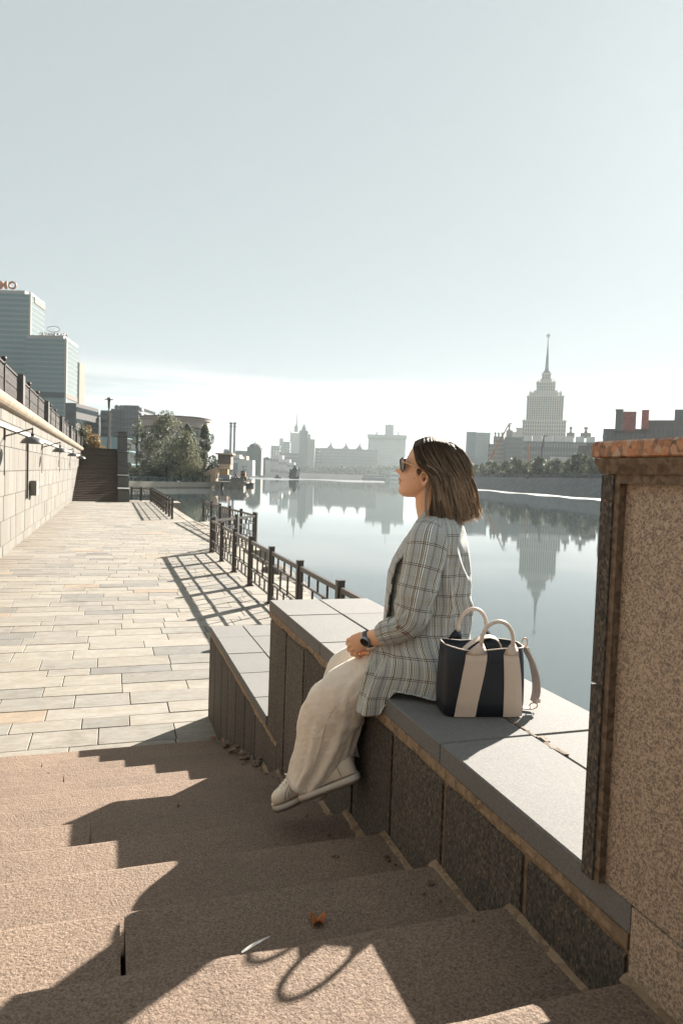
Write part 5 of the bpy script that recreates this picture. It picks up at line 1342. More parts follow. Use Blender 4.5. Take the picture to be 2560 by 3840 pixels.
# locks: strands that run together and share wave and tone
for lk in range(135):
    side = 1 if lk % 10 < 7 else -1
    sc0 = ((lk*.618034) % 1.0)**.9; sc1 = sc0+hr.gauss(0, .055); ph = hr.uniform(0, 6.28); wv = hr.uniform(.006, .016); lf = 1+hr.uniform(-.06, .06)
    tone = min(1, max(0, hr.uniform(-.1, .5)+.75*sc0**1.3+(.5 if hr.random() < .18 else 0))); L0 = hr.uniform(.87, 1.06); bow = hr.gauss(0, .004)  # fair highlights; tone also rises towards the back to paint the sun's glow
    for k in range(30):
        strand(sc0+hr.gauss(0, .010), sc1+hr.gauss(0, .012), side, lf-abs(hr.gauss(0, .012)), wv, hr.uniform(.0008, .0017), L0+hr.uniform(-.03, .02), 0, ph+hr.gauss(0, .15), tone+hr.gauss(0, .08), bow)
for k in range(900): s_q = hr.random(); strand(s_q, s_q+hr.gauss(0, .03), 1 if k % 2 else -1, 1.0, .002, .0013, hr.uniform(.15, .4), 0, None, .1)
for k in range(420): strand(hr.uniform(.45, 1), hr.uniform(.55, 1), 1 if k % 2 else -1, 1.015, .012, .0007, hr.uniform(.8, 1.10), fly=hr.uniform(.0, .11), tone=1.0)
for k in range(30): strand(hr.uniform(0, .12), hr.uniform(0, .3), 1, 1.03, .006, .0005, hr.uniform(.2, .5), fly=hr.uniform(0, .1))
# the fair lock swept back from the temple
for k in range(70):
    q_ = hr.gauss(0, 1)*.0022; P_ = [(1562, 1708), (1576, 1738), (1600, 1748), (1625, 1760), (1642, 1785), (1650, 1820), (1656, 1860), (1672, 1900), (1690, 1935)]
    pts = [Vector((0, 0, 0))+sv(px+hr.gauss(0, .3), py, -[.074, .084, .090, .093, .095, .095, .095, .093, .088][i]) + Vector((q_*(1+i*.25), 0, q_*1.4)) for i, (px, py) in enumerate(P_)]
    pts = bezs(pts) if False else pts
    for _ in range(2):
        pts = [pts[0]]+[v for a_, b_ in zip(pts[:-1], pts[1:]) for v in (a_*.75+b_*.25, a_*.25+b_*.75)]+[pts[-1]]
    rgs = []; uvs = []; n = len(pts)-1; r = hr.uniform(.0006, .0011)
    for i, p in enumerate(pts):
        t_ = (pts[min(i+1, n)]-pts[max(i-1, 0)]).normalized(); x = t_.cross(Vector((.3, .2, .9))).normalized(); y = x.cross(t_); rr = r*(1.1-.9*i/n)
        rgs.append([p+x*rr, p-x*rr*.5+y*rr*.87, p-x*rr*.5-y*rr*.87]); uvs.append([(.95, .5+.5*i/n)]*4)
    strands.rings(rgs, True, False, False, uvs)
for k in range(22):     # the short tuft in front of the ear
    a = sv(1566+hr.uniform(0, 14), 1762+hr.uniform(-4, 4)); L_ = hr.uniform(.012, .026)
    strands.tube([Vector((a.x, -.0735, a.z)), Vector((a.x+.003, -.0765, a.z-L_*.6)), Vector((a.x+.008, -.0755, a.z-L_))], [.0014, .0012, .0003], 3)
so = sh.obj('hair', MT['hair'], person, smooth=True, world=False)
st_ = strands.obj('strands', MT['hair'], so, smooth=True, world=False); st_['kind'] = 'stuff'

# ---- cloth materials
def ridges(a, b, L_):
    """sum of soft cloth folds; each = (a0, slope, width, amplitude, b0, b1) running along b"""
    o_ = 0.
    for a0, sl, w_, am, b0, b1 in L_:
        if b0 <= b <= b1:
            d = (a-(a0+sl*(b-b0))+math.pi) % (2*math.pi)-math.pi
            e = math.sin(math.pi*(b-b0)/(b1-b0))
            o_ += am*e*(math.exp(-(d/w_)**2)-.55*math.exp(-((d-w_*1.5)/w_)**2))
    return o_
def plaid():
    m, t, b = nodes('checked_blazer_cloth')
    tc = t.nodes.new('ShaderNodeTexCoord'); sx = t.nodes.new('ShaderNodeSeparateXYZ'); t.links.new(tc.outputs['UV'], sx.inputs[0])
    fu = math_n(t, 'FRACT', math_n(t, 'MULTIPLY', sx.outputs[0], 1/.062)); fv = math_n(t, 'FRACT', math_n(t, 'MULTIPLY', sx.outputs[1], 1/.074))
    B = (.43, .455, .445); Wh = (.86, .86, .80); Dk = (.10, .125, .13); Go = (.58, .50, .36); Br = (.12, .06, .035)
    cu = ramp(t, fu, [(0, Wh), (.05, Dk), (.10, Wh), (.15, Dk), (.20, Go), (.25, Dk), (.30, Wh), (.35, Dk), (.39, (.56, .57, .54)), (.43, B), (.66, Br), (.682, (.52, .52, .49)), (.71, Br), (.732, B)]); cu.node.color_ramp.interpolation = 'CONSTANT'
    cv = ramp(t, fv, [(0, (.26, .15, .10)), (.028, (1.1, 1.1, 1.08)), (.075, (.22, .14, .10)), (.103, (1, 1, 1)), (.40, (.90, .91, .90)), (.44, (1.04, 1.03, 1.0)), (.50, (.88, .89, .88)), (.55, (1.05, 1.0, .93)), (.60, (1, 1, 1))]); cv.node.color_ramp.interpolation = 'CONSTANT'
    c = mixc(t, 1., cu, cv, 'MULTIPLY')
    v = coords(t, False)
    c = mixc(t, 1., c, ramp(t, noise_n(t, v, 9, 4), [(.3, (.92, .92, .92)), (.7, (1.05, 1.05, 1.05))]), 'MULTIPLY')
    t.links.new(c, b.inputs['Base Color']); setin(b, Roughness=.85); b.inputs['Sheen Weight'].default_value = .25
    bump(t, b, math_n(t, 'ADD', noise_n(t, v, 500, 2), math_n(t, 'MULTIPLY', noise_n(t, v, 22, 3), 4)), .25, .002)
    return m
MT['plaid'] = plaid()
def fabric(name, col, bscale=600, fold=18, fs=.3):
    m, t, b = nodes(name); v = coords(t, False)
    c = ramp(t, noise_n(t, v, 6, 5), [(.3, tuple(x*.93 for x in col)), (.7, tuple(min(1, x*1.05) for x in col))])
    t.links.new(c, b.inputs['Base Color']); setin(b, Roughness=.9); b.inputs['Sheen Weight'].default_value = .3
    bump(t, b, math_n(t, 'ADD', math_n(t, 'MULTIPLY', noise_n(t, v, bscale, 2), .35), math_n(t, 'MULTIPLY', noise_n(t, v, fold, 3, .5, .6), 5)), fs, .003)
    return m
MT['trouser'] = fabric('cream_trouser_cloth', (.84, .74, .62), 600, 30, .5); MT['trim'] = fabric('cream_seam', (.66, .58, .48))

# ---- blazer
J = [(1915, 1602, 1690, .060), (1930, 1590, 1712, .088), (1950, 1572, 1730, .120), (1970, 1556, 1740, .150), (1995, 1538, 1746, .172), (2030, 1512, 1750, .182), (2090, 1477, 1755, .185), (2140, 1462, 1761, .180),
     (2200, 1453, 1763, .172), (2260, 1448, 1764, .168), (2310, 1444, 1764, .172), (2354, 1437, 1763, .190), (2391, 1423, 1758, .210), (2420, 1411, 1754, .225), (2446, 1400, 1750, .236),
     (2480, 1389, 1744, .246), (2511, 1379, 1736, .252), (2557, 1366, 1724, .258), (2599, 1357, 1712, .262)]
JF = [(1.9, .0010, .10, .012, 2030, 2420), (2.25, -.0012, .09, .011, 2080, 2450), (2.6, .0006, .12, .012, 2120, 2599), (2.95, -.0008, .10, .010, 2000, 2380),
      (1.5, .0020, .10, .012, 2340, 2640), (1.95, -.0008, .11, .016, 2360, 2640), (2.35, .0008, .10, .014, 2330, 2640), (1.15, .0004, .12, .010, 2400, 2640), (.8, -.0006, .08, .008, 2420, 2640),
      (2.1, .0040, .14, .010, 2010, 2170), (2.5, .0045, .13, .009, 2190, 2330), (4.0, .001, .12, .012, 2060, 2600), (4.6, -.001, .12, .012, 2100, 2600)]
bz = MB(); rg = []; uv = []; NJ = 150
rows_ = lerp_rows([list(r_) for r_ in J], 5.7)
for (py, lp, rp, ry) in rows_:
    a = sv(lp, py); b_ = sv(rp, py); xc = (a.x+b_.x)/2; rx = (b_.x-a.x)/2; n = NJ
    sk = max(0., min(1., (py-2330)/130))           # 0 torso, 1 skirt of the coat
    phi0 = .10+.62*sk; ex = 2/(2.3+2.4*sk); fx = math.cos(phi0)**ex; r_ = []; us = []; u = 0; last = None
    zrow = a.z
    for j in range(n+1):
        th = phi0+(2*math.pi-2*phi0)*j/n; c_, s_ = math.cos(th), math.sin(th)
        x = xc-rx*math.copysign(abs(c_)**ex, c_)/(fx if c_ > 0 else 1); y = -ry*math.copysign(abs(s_)**ex, s_)
        near = max(0, -y/ry)
        if c_ < 0: pass
        # perspective: the near side reads a little larger, so pull it in
        # folds
        fold = .010*(.3+sk)*math.sin(th*7+py*.012)+.010*noise.noise(Vector((x*7, y*7, zrow*4)))+.006*sk*math.sin(th*15+1.3)
        back = max(0, -c_)
        fold += .009*back*noise.noise(Vector((y*11, zrow*2.2, 7)))
        fold += ridges(th, py, JF)
        d = Vector((x-xc, y, 0)); d = d.normalized() if d.length > 1e-6 else Vector((1, 0, 0))
        p = Vector((x, y, zrow+(b_.z-a.z)*(x-a.x)/(b_.x-a.x)*.0))+d*fold
        # far half of the skirt stays short of the knee; near hem hangs over the ledge, the rest lies on it
        if y > 0: p.x += (.05*sk)*max(0, c_)
        wp = PO+PXA*p.x+PYA*p.y
        if sk > 0:
            lim = .008+.010*(1+noise.noise(Vector((x*14, y*14, 3))))-2.0*max(0., FX+.03-wp.x)
            if p.z < lim:
                over = lim-p.z; p.z = lim+over*.08; p += d*over*.25
        if last is not None: u += (Vector((p.x, p.y, 0))-Vector((last.x, last.y, 0))).length*1.0
        last = p; r_.append(p); us.append(u)
    rg.append(r_); uv.append((us, zrow))
# u measured from the middle of the back so the stripes stay vertical
uvs = []
vacc = 0
for i, (us, z_) in enumerate(uv):
    uvs.append([(q/us[-1]*1.24-.62, -z_*1.0) for q in us])
bz.rings(rg, closed=False, uvs=uvs)
jo = bz.obj('blazer', MT['plaid'], person, smooth=True, world=False)
so_ = jo.modifiers.new('thick', 'SOLIDIFY'); so_.thickness = .004; so_.offset = 1
# sleeves
SF = [(2.2, .5, .20, .09, 0, 1.6), (3.4, -.9, .18, .10, 1.6, 3.2), (2.7, 1.1, .16, .12, 2.8, 4.2), (3.6, -1.3, .16, .13, 3.0, 4.4), (2.4, -1.2, .15, .12, 3.3, 4.7), (4.2, .7, .2, .10, 2.2, 4.0), (3.0, 1.6, .14, .10, 3.9, 5.0)]
def sleeve(path, mir, nm='sleeve'):
    mb_ = MB(); pts = []; rs = []
    for i in range(len(path)-1):
        a, b_ = path[i], path[i+1]
        for k in range(6):
            f = k/6; q = [x+(y-x)*f for x, y in zip(a, b_)]; pts.append(sv(q[0], q[1], q[2])); rs.append((q[4], q[3]))
    q = path[-1]; pts.append(sv(q[0], q[1], q[2])); rs.append((q[4], q[3]))
    # smooth the path
    for _ in range(5):
        pts = [pts[0]]+[(pts[i-1]+pts[i]*2+pts[i+1])/4 for i in range(1, len(pts)-1)]+[pts[-1]]
    if mir: pts = [Vector((p.x+.02, -p.y, p.z)) for p in pts]
    n = 64; rgs = []; uvs_ = []; up = Vector((1, 0, 0)); L_ = 0
    for i, p in enumerate(pts):
        t_ = (pts[min(i+1, len(pts)-1)]-pts[max(i-1, 0)]).normalized()
        x = Vector((0, 1, 0)); x = (x-t_*x.dot(t_)).normalized(); y = t_.cross(x).normalized()
        if i: L_ += (pts[i]-pts[i-1]).length
        ra, rb = rs[i]; r_ = []; us = []
        crease = math.exp(-((i/len(pts)-.62)/.10)**2)
        for j in range(n+1):
            th = 2*math.pi*(j % n)/n
            f_ = 1+.045*math.sin(L_*60+math.cos(th)*2.6)*(.35+1.5*crease)+.07*noise.noise(Vector((math.cos(th)*1.4, math.sin(th)*1.4, L_*9)))
            f_ += ridges(th, L_*10, SF)
            r_.append(p+x*math.cos(th)*ra*f_+y*math.sin(th)*rb*f_); us.append((.064*j/n*6.0, -L_+.031))
        rgs.append(r_); uvs_.append(us)
    mb_.rings(rgs, closed=False, uvs=uvs_)
    o = mb_.obj(nm, MT['plaid'], jo, smooth=True, world=False); s = o.modifiers.new('thick', 'SOLIDIFY'); s.thickness = .004; s.offset = 0
    return o
SL = [(1622, 1972, -.105, .030, .03), (1612, 1992, -.130, .062, .045), (1604, 2030, -.155, .074, .058), (1594, 2085, -.175, .075, .062), (1578, 2150, -.190, .070, .062), (1561, 2230, -.200, .065, .060),
      (1548, 2295, -.205, .062, .058), (1532, 2338, -.205, .056, .054), (1500, 2358, -.200, .048, .050), (1466, 2366, -.190, .043, .048)]
sleeve(SL, False); sleeve(SL, True)
CU = [(1478, 2362, -.193, .048, .052), (1462, 2366, -.188, .047, .052), (1442, 2372, -.180, .041, .046), (1430, 2376, -.175, .037, .042)]
cu_ = sleeve(CU, False, 'cuff'); sleeve(CU, True, 'cuff')
# cuff tab
tb = MB(); tb.box((0, 0, 0), (.045, .006, .016)); o = tb.obj('cuff_tab', MT['plaid'], jo, world=False); o.location = sv(1506, 2362, -.252); o.rotation_euler = (0, math.radians(35), 0)
# collar and lapel
def ribbon(pa, pb, nm, th=.004, out=0.):
    mb_ = MB(); rgs = []; uvs_ = []; n = 60; L_ = 0
    for i in range(n+1):
        a, b_ = poly_at3(pa, i/n), poly_at3(pb, i/n); k = 8; r_ = []; us = []
        if i: L_ += (a-la).length
        la = a
        for j in range(k+1):
            f = j/k; p = a+(b_-a)*f; p = p+Vector((0, -out*math.sin(math.pi*f), 0)); r_.append(p); us.append((f*(b_-a).length+.02, -L_))
        rgs.append(r_); uvs_.append(us)
    mb_.rings(rgs, closed=False, uvs=uvs_); o = mb_.obj(nm, MT['plaid'], jo, smooth=True, world=False); s = o.modifiers.new('thick', 'SOLIDIFY'); s.thickness = th; s.offset = 0; return o
def poly_at3(P_, t):
    f = max(0, min(t, .99999))*(len(P_)-1); i = int(f); f -= i; return P_[i]+(P_[i+1]-P_[i])*f
for sgn in (-1, 1):
    S = lambda px, py, w: (lambda q: Vector((q.x, sgn*-w if sgn > 0 else w, q.z)))(sv(px, py, 0))
    ribbon([S(1600, 1906, -.045), S(1584, 1926, -.050), S(1566, 1950, -.050), S(1546, 1982, -.045), S(1522, 2022, -.040)],
           [S(1650, 1925, -.075), S(1630, 1950, -.095), S(1600, 1978, -.110), S(1570, 2004, -.110), S(1536, 2034, -.095)], 'collar', .005, .006)
    ribbon([S(1566, 1950, -.045), S(1536, 1998, -.040), S(1504, 2044, -.035), S(1476, 2092, -.03), S(1459, 2140, -.03), S(1450, 2230, -.03), S(1441, 2330, -.03)],
           [S(1574, 1985, -.130), S(1548, 2030, -.152), S(1524, 2070, -.168), S(1500, 2094, -.162), S(1486, 2150, -.154), S(1474, 2230, -.148), S(1458, 2330, -.140)], 'lapel', .006, .008)

# ---- trousers
TF = [(2.6, .05, .13, .11, 4.0, 10.8), (3.5, -.03, .11, .10, 4.6, 10.8), (4.2, .06, .12, .10, 3.6, 10.8), (2.1, -.04, .12, .09, 5.0, 10.8), (3.1, .10, .08, .06, 5.5, 10.8), (5.0, -.1, .14, .09, 4.0, 10.8), (1.5, .05, .12, .08, 4, 10.8),
      (3.9, -.55, .12, .09, 2.0, 4.6), (4.3, -.75, .11, .09, 2.6, 5.2), (4.6, -.8, .10, .08, 3.2, 5.8), (2.6, .5, .13, .06, 1.2, 3.6), (4.0, -.3, .10, .06, .8, 3.0)]
def leg(path, nm, seam=None, hem=True):
    mb_ = MB(); pts = []; rs = []
    for i in range(len(path)-1):
        a, b_ = path[i], path[i+1]
        for k in range(6):
            f = k/6; q = [x+(y-x)*f for x, y in zip(a, b_)]; pts.append(sv(q[0], q[1], q[2])); rs.append([q[4], q[3]])
    q = path[-1]; pts.append(sv(q[0], q[1], q[2])); rs.append([q[4], q[3]])
    for _ in range(4):
        pts = [pts[0]]+[(pts[i-1]+pts[i]*2+pts[i+1])/4 for i in range(1, len(pts)-1)]+[pts[-1]]
        rs = [rs[0]]+[[(rs[i-1][k]+rs[i][k]*2+rs[i+1][k])/4 for k in (0, 1)] for i in range(1, len(rs)-1)]+[rs[-1]]
    n = 80; rgs = []; sm_ = []; N_ = len(pts)
    for i, p in enumerate(pts):
        t_ = (pts[min(i+1, N_-1)]-pts[max(i-1, 0)]).normalized()
        x = Vector((0, 1, 0)); x = (x-t_*x.dot(t_)).normalized(); y = t_.cross(x).normalized()
        ra, rb = rs[i]; r_ = []; low = max(0, (i/N_-.35)/.65)
        for j in range(n):
            th = 2*math.pi*j/n
            kn = math.exp(-((i/N_-.42)/.12)**2); f_ = 1+.045*low*math.sin(th*5+.6+i*.03)+.030*low*math.sin(th*9+2-i*.02)+.08*noise.noise(Vector((math.cos(th)*1.6, math.sin(th)*1.6, i*.09)))+.030*kn*math.sin(i*1.1+math.cos(th)*3)+ridges(th, i/N_*10, TF)
            r_.append(p+x*math.cos(th)*ra*f_+y*math.sin(th)*rb*f_)
        rgs.append(r_)
        if seam: sm_.append(p+x*math.cos(seam)*ra*1.0+y*math.sin(seam)*rb*1.0)
    mb_.rings(rgs, True, True, False); o = mb_.obj(nm, MT['trouser'], person, smooth=True, world=False); s = o.modifiers.new('thick', 'SOLIDIFY'); s.thickness = .003; s.offset = -1
    if seam:
        m2 = MB(); q_ = [Vector(v) for v in sm_[int(N_*.42):]]; m2.tube([v+Vector((0, -.0035, 0)) for v in q_], .0016, 5); m2.obj('side_seam', MT['trim'], o, True, world=False)
    m3 = MB(); last_ = rgs[-1]; prev = rgs[-2]
    m3.rings([[prev[j]+(last_[j]-pts[-1]).normalized()*.002 for j in range(n)], [last_[j]+(last_[j]-pts[-1]).normalized()*.003 for j in range(n)]], True, False, False); m3.obj('hem', MT['trim'], o, True, world=False)
    return o
near = leg([(1580, 2520, -.08, .095, .08), (1461, 2521, -.085, .100, .085), (1380, 2547, -.09, .098, .09), (1310, 2586, -.10, .100, .095), (1262, 2644, -.10, .116, .088), (1235, 2715, -.095, .116, .082), (1219, 2785, -.09, .111, .078), (1193, 2858, -.085, .102, .076), (1168, 2905, -.08, .092, .075), (1145, 2950, -.08, .082, .074)], 'trouser_leg', seam=math.pi+.05)
far_ = leg([(1580, 2490, .09, .09, .10), (1440, 2468, .10, .086, .10), (1350, 2480, .105, .080, .095), (1292, 2508, .105, .074, .09), (1276, 2580, .10, .080, .09), (1268, 2680, .075, .078, .09), (1275, 2780, .04, .070, .08), (1290, 2858, -.02, .062, .07)], 'trouser_leg')

# ---- sneakers
MT['stitch'] = plain('brown_stitching', (.20, .145, .10), .8); MT['shoe'] = plain('cream_leather', (.70, .61, .50), .5, var=.06, scale=30, bmp=.1, bs=200); MT['sole'] = plain('off_white_rubber', (.60, .55, .47), .6, var=.08, scale=20); MT['outsole'] = plain('worn_outsole', (.10, .075, .06), .8); MT['lace'] = plain('cream_laces', (.88, .80, .70), .8)
def shoe(px, py, w, ang, yawz, roll=0.):
    e = bpy.data.objects.new('sneaker', None)
    def ringsec(x, hw, z0, z1, n=20, flat=.35, cy=0):
        r_ = []
        for j in range(n):
            th = 2*math.pi*j/n; c_, s_ = math.cos(th), math.sin(th)
            r_.append(Vector((x, cy+hw*math.copysign(abs(c_)**.75, c_), (z0+z1)/2+(z1-z0)/2*math.copysign(abs(s_)**(.8 if s_ > 0 else .35), s_))))
        return r_
    up = MB(); S_ = [(-.128, .010, .012, .030), (-.122, .026, .010, .044), (-.108, .037, .010, .054), (-.088, .043, .010, .060), (-.062, .045, .010, .070), (-.036, .043, .010, .084), (-.010, .040, .010, .097), (.016, .037, .010, .100), (.045, .035, .010, .092), (.075, .034, .010, .094), (.100, .031, .010, .100), (.116, .022, .010, .100), (.122, .012, .012, .092)]
    up.rings([ringsec(*s_) for s_ in S_])
    root = up.obj('sneaker', MT['shoe'], person, smooth=True, world=False)
    so2 = MB(); Q = [(-.134, .012, -.006, .014), (-.128, .028, -.010, .018), (-.112, .041, -.012, .018), (-.088, .048, -.013, .018), (-.055, .049, -.013, .018), (-.015, .044, -.012, .019), (.03, .040, -.012, .020), (.07, .040, -.012, .021), (.105, .036, -.012, .022), (.122, .025, -.010, .022), (.128, .012, -.008, .020)]
    so2.rings([ringsec(x, h, a, b) for x, h, a, b in Q]); so2.obj('sole', MT['sole'], root, smooth=True, world=False)
    w1_ = MB(); w1_.rings([ringsec(x, h*1.012, b-.0045, b-.0025) for x, h, a, b in Q]); w1_.obj('foxing_line', MT['stitch'], root, world=False)
    o3 = MB(); o3.rings([ringsec(x, h*.97, a-.006, a+.004) for x, h, a, b in Q]); o3.obj('outsole', MT['outsole'], root, smooth=True, world=False)
    tl = MB(); tl.tube([(-.060, 0, .066), (-.03, 0, .090), (-.008, 0, .106), (.004, 0, .114)], [(.018, .006), (.021, .006), (.022, .005), (.018, .004)], 10); tl.obj('tongue', MT['shoe'], root, True, world=False)
    lc = MB()
    for i in range(5):
        x = -.092+.012*i; z = .0545+.0065*i
        for sg in (-1, 1):
            lc.tube([(x-.002, sg*-.036, z-.018), (x+.001, sg*-.022, z+.001), (x+.006, 0, z+.008), (x+.012, sg*.022, z+.004), (x+.014, sg*.036, z-.014)], .0032, 6)
    for sg in (-1, 1):
        lc.tube([(-.034, sg*.004, .090), (-.044, sg*.026, .096), (-.030, sg*.038, .080), (-.032, sg*.010, .090)], .003, 5)
        lc.tube([(-.034, sg*.004, .090), (-.046, sg*.038, .072), (-.052, sg*.049, .036)], .0028, 5)
    lc.obj('laces', MT['lace'], root, True, world=False)
    em = MB()
    for sg in (-1, 1):
        em.tube([(-.078, sg*.0455, .020), (-.070, sg*.0445, .044), (-.052, sg*.0405, .062), (-.01, sg*.038, .080), (.012, sg*.0375, .085)], .0012, 4)
        em.tube([(-.060, sg*.0462, .020), (-.056, sg*.046, .046)], .0010, 4)
        em.tube([(.070, sg*.0352, .022), (.066, sg*.0348, .07)], .0010, 4)
    em.obj('stitching', MT['stitch'], root, True, world=False)
    root.location = sv(px, py, w); root.rotation_euler = (roll, math.radians(ang), yawz)
    return root
shoe(1140, 2978, -.050, -20, math.radians(24), math.radians(-10))
shoe(1238, 2952, -.115, -27, math.radians(-4), math.radians(-14))

# ---- watch
MT['wband'] = plain('dark_grey_rubber_band', (.075, .085, .10), .55); MT['wface'] = glassmat('watch_glass', (.012, .012, .012), .1, .5); MT['wcase'] = plain('steel_blue_case', (.28, .34, .40), .3, .7)
wb = MB(); c0 = sv(1381, 2396, -.142); dirv = (sv(1400, 2390, -.148)-sv(1366, 2401, -.137)).normalized()
x_ = Vector((0, 1, 0)); x_ = (x_-dirv*x_.dot(dirv)).normalized(); y_ = dirv.cross(x_).normalized()
wb.rings([[c0+dirv*o_+x_*math.cos(2*math.pi*j/28)*(.0235+q)+y_*math.sin(2*math.pi*j/28)*(.0315+q) for j in range(28)] for o_, q in ((-.010, -.001), (-.009, .0018), (.009, .0018), (.010, -.001))], True, False, False)
wt = wb.obj('wristwatch', MT['wband'], person, True, world=False)
fc = MB(); ax_ = (-x_*.93+y_*(-.25 if y_.z > 0 else .25)-dirv*.32).normalized(); u1 = ax_.cross(Vector((0, 0, 1))).normalized(); u2_ = ax_.cross(u1)
cc_ = c0-x_*.024-dirv*.002
def disc(mb_, c_, prof, n=28): mb_.rings([[c_+ax_*h+(u1*math.cos(2*math.pi*j/n)+u2_*math.sin(2*math.pi*j/n))*r_ for j in range(n)] for r_, h in prof])
disc(fc, cc_, [(.019, -.004), (.0205, .002), (.0205, .007), (.0185, .009)]); fc.obj('watch_case', MT['wcase'], wt, True, world=False)
fc = MB(); disc(fc, cc_, [(.0182, .008), (.0178, .0102), (.0165, .0106)]); fc.obj('watch_face', MT['wface'], wt, world=False)

# ================================================================== BAG
BRZ = math.radians(-12.2)
bag = thing('tote_bag', 'navy leather tote bag with two beige webbing straps standing behind the woman', 'handbag', (1.208, 2.123, SEAT), BRZ)
def leather(name, col, r=.5):
    m, t, b = nodes(name); v = coords(t, False)
    t.links.new(ramp(t, noise_n(t, v, 12, 4), [(.3, tuple(c*.85 for c in col)), (.7, tuple(c*1.15 for c in col))]), b.inputs['Base Color']); setin(b, Roughness=r)
    bump(t, b, vor(t, v, 420, 'Distance'), .25, .001); return m
MT['navy'] = leather('navy_leather', (.006, .010, .018), .5); MT['beige'] = fabric('beige_webbing', (.66, .54, .44), 900, 30, .15); MT['bleath'] = leather('beige_leather', (.66, .56, .48), .45); MT['lining'] = plain('dark_lining', (.012, .016, .025), .8)
def bag_ring(z, w, d, rr, sag=0, n=48, off=0):
    r_ = []
    for j in range(n):
        th = 2*math.pi*j/n; c_, s_ = math.cos(th), math.sin(th); e = rr
        x = (w/2-off)*math.copysign(abs(c_)**e, c_); y = (d/2-off)*math.copysign(abs(s_)**e, s_)
        r_.append(Vector((x, y, z-sag*(1-(x/(w/2))**2)*(1 if y < 0 else .4)+.004*math.sin(x*30)*(1 if z > .1 else 0))))
    return r_
bs = [(.003, .258, .125, .28), (.010, .276, .138, .28), (.05, .282, .145, .30), (.12, .281, .148, .34), (.19, .277, .142, .40), (.236, .274, .126, .45)]
bb = MB(); rgs = [bag_ring(z, w, d, r_, .010 if z > .2 else 0) for z, w, d, r_ in bs]
rgs += [bag_ring(.238, .274, .126, .45, .010, off=.003), bag_ring(.19, .277, .142, .40, off=.004), bag_ring(.05, .280, .14, .3, off=.004)]
bb.rings(rgs, True, True, True); bb.obj('body', MT['navy'], bag, smooth=True, world=False)
rim = MB(); r0 = bag_ring(.2375, .274, .126, .45, .010); rim.tube(r0+[r0[0]], .0022, 6, cap=False); rim.obj('rim_piping', MT['bleath'], bag, True, world=False)
def strap_panel(pts, y0, nm, sgn=-1):
    mb_ = MB(); r_ = []
    for (xa, xb, z) in pts:
        yo = []
        for f in (0, .33, .66, 1):
            x = xa+(xb-xa)*f; zz_ = max(.012, min(.225, z)); k = min(range(len(bs)), key=lambda i: abs(bs[i][0]-zz_)); 
            # depth of the bag wall at this height and x
            w_, d_, e_ = [(bs[i][1], bs[i][2], bs[i][3]) for i in (k,)][0]
            q = min(.999, abs(x)/(w_/2)); s_ = (1-q**(2/e_))**(e_/2); yo.append(Vector((x, sgn*(d_/2*s_+.0035), z)))
        r_.append(yo+[v+Vector((0, -sgn*.005, 0)) for v in yo[::-1]])
    mb_.rings(r_); return mb_.obj(nm, MT['beige'], bag, world=False)
strap_panel([(-.103, -.032, .004), (-.098, -.027, .05), (-.090, -.018, .10), (-.082, -.009, .15), (-.074, -.002, .195), (-.071, .001, .215)], -1, 'webbing_strap')
strap_panel([(.064, .132, .004), (.062, .128, .05), (.061, .124, .10), (.059, .118, .15), (.057, .112, .195), (.057, .110, .215)], -1, 'webbing_strap')
def handle(x0, x1, xp, zp, y0, sgn, nm, zb=.232):
    pts = []; n = 22
    for i in range(n+1):
        f = i/n; a = math.pi*f
        x = x0+(x1-x0)*(1-math.cos(a))/2+(xp-(x0+x1)/2)*math.sin(a); z = zb+(zp-zb)*math.sin(a)**.8
        pts.append(Vector((x, y0+sgn*.004*math.sin(a), z)))
    mb_ = MB(); mb_.tube(pts, .0066, 10); return mb_.obj(nm, MT['bleath'], bag, True, world=False)
def tab(xa, xb, xt, z0, z1, y, nm='handle_tab', mt='bleath'):
    mb_ = MB(); r_ = []
    for i in range(8):
        f = i/7; f2 = f**1.4; a = xa+(xt-.008-xa)*f2; b_ = xb+(xt+.008-xb)*f2; z = z0+(z1-z0)*f
        bul = .004*math.sin(math.pi*f)+.004
        r_.append([Vector((a, y, z)), Vector(((a+b_)/2, y-bul, z)), Vector((b_, y, z)), Vector(((a+b_)/2, y+.003, z))])
    mb_.rings(r_); return mb_.obj(nm, MT[mt], bag, True, world=False)
tab(-.072, .001, -.022, .212, .252, -.067); tab(.056, .111, .087, .212, .252, -.067)
handle(-.022, .087, .034, .326, -.067, -1, 'handle', .245)
tab(-.100, -.052, -.068, .236, .270, .060, 'back_tab', 'navy'); tab(.008, .058, .034, .236, .270, .060, 'back_tab', 'navy')
handle(-.068, .034, -.012, .342, .060, 1, 'handle', .262)
# shoulder strap: hook, hanging loop on the right, tail resting on the coping, end inside the bag
def strip(pts, w, t_, nm, mt='bleath', side=Vector((0, 1, 0))):
    mb_ = MB(); r_ = []
    for i, p in enumerate(pts):
        d_ = (pts[min(i+1, len(pts)-1)]-pts[max(i-1, 0)]).normalized(); s_ = (side-d_*side.dot(d_)).normalized(); n_ = d_.cross(s_)
        r_.append([p+s_*w/2+n_*t_/2, p-s_*w/2+n_*t_/2, p-s_*w/2-n_*t_/2, p+s_*w/2-n_*t_/2])
    mb_.rings(r_); return mb_.obj(nm, MT[mt], bag, world=False)
def bez(P_, n=16):
    out_ = []
    for i in range(n+1):
        f = i/n; Q_ = list(P_)
        while len(Q_) > 1: Q_ = [Q_[k]*(1-f)+Q_[k+1]*f for k in range(len(Q_)-1)]
        out_.append(Q_[0])
    return out_
V = Vector
side_ = V((.55, -.83, 0)).normalized()
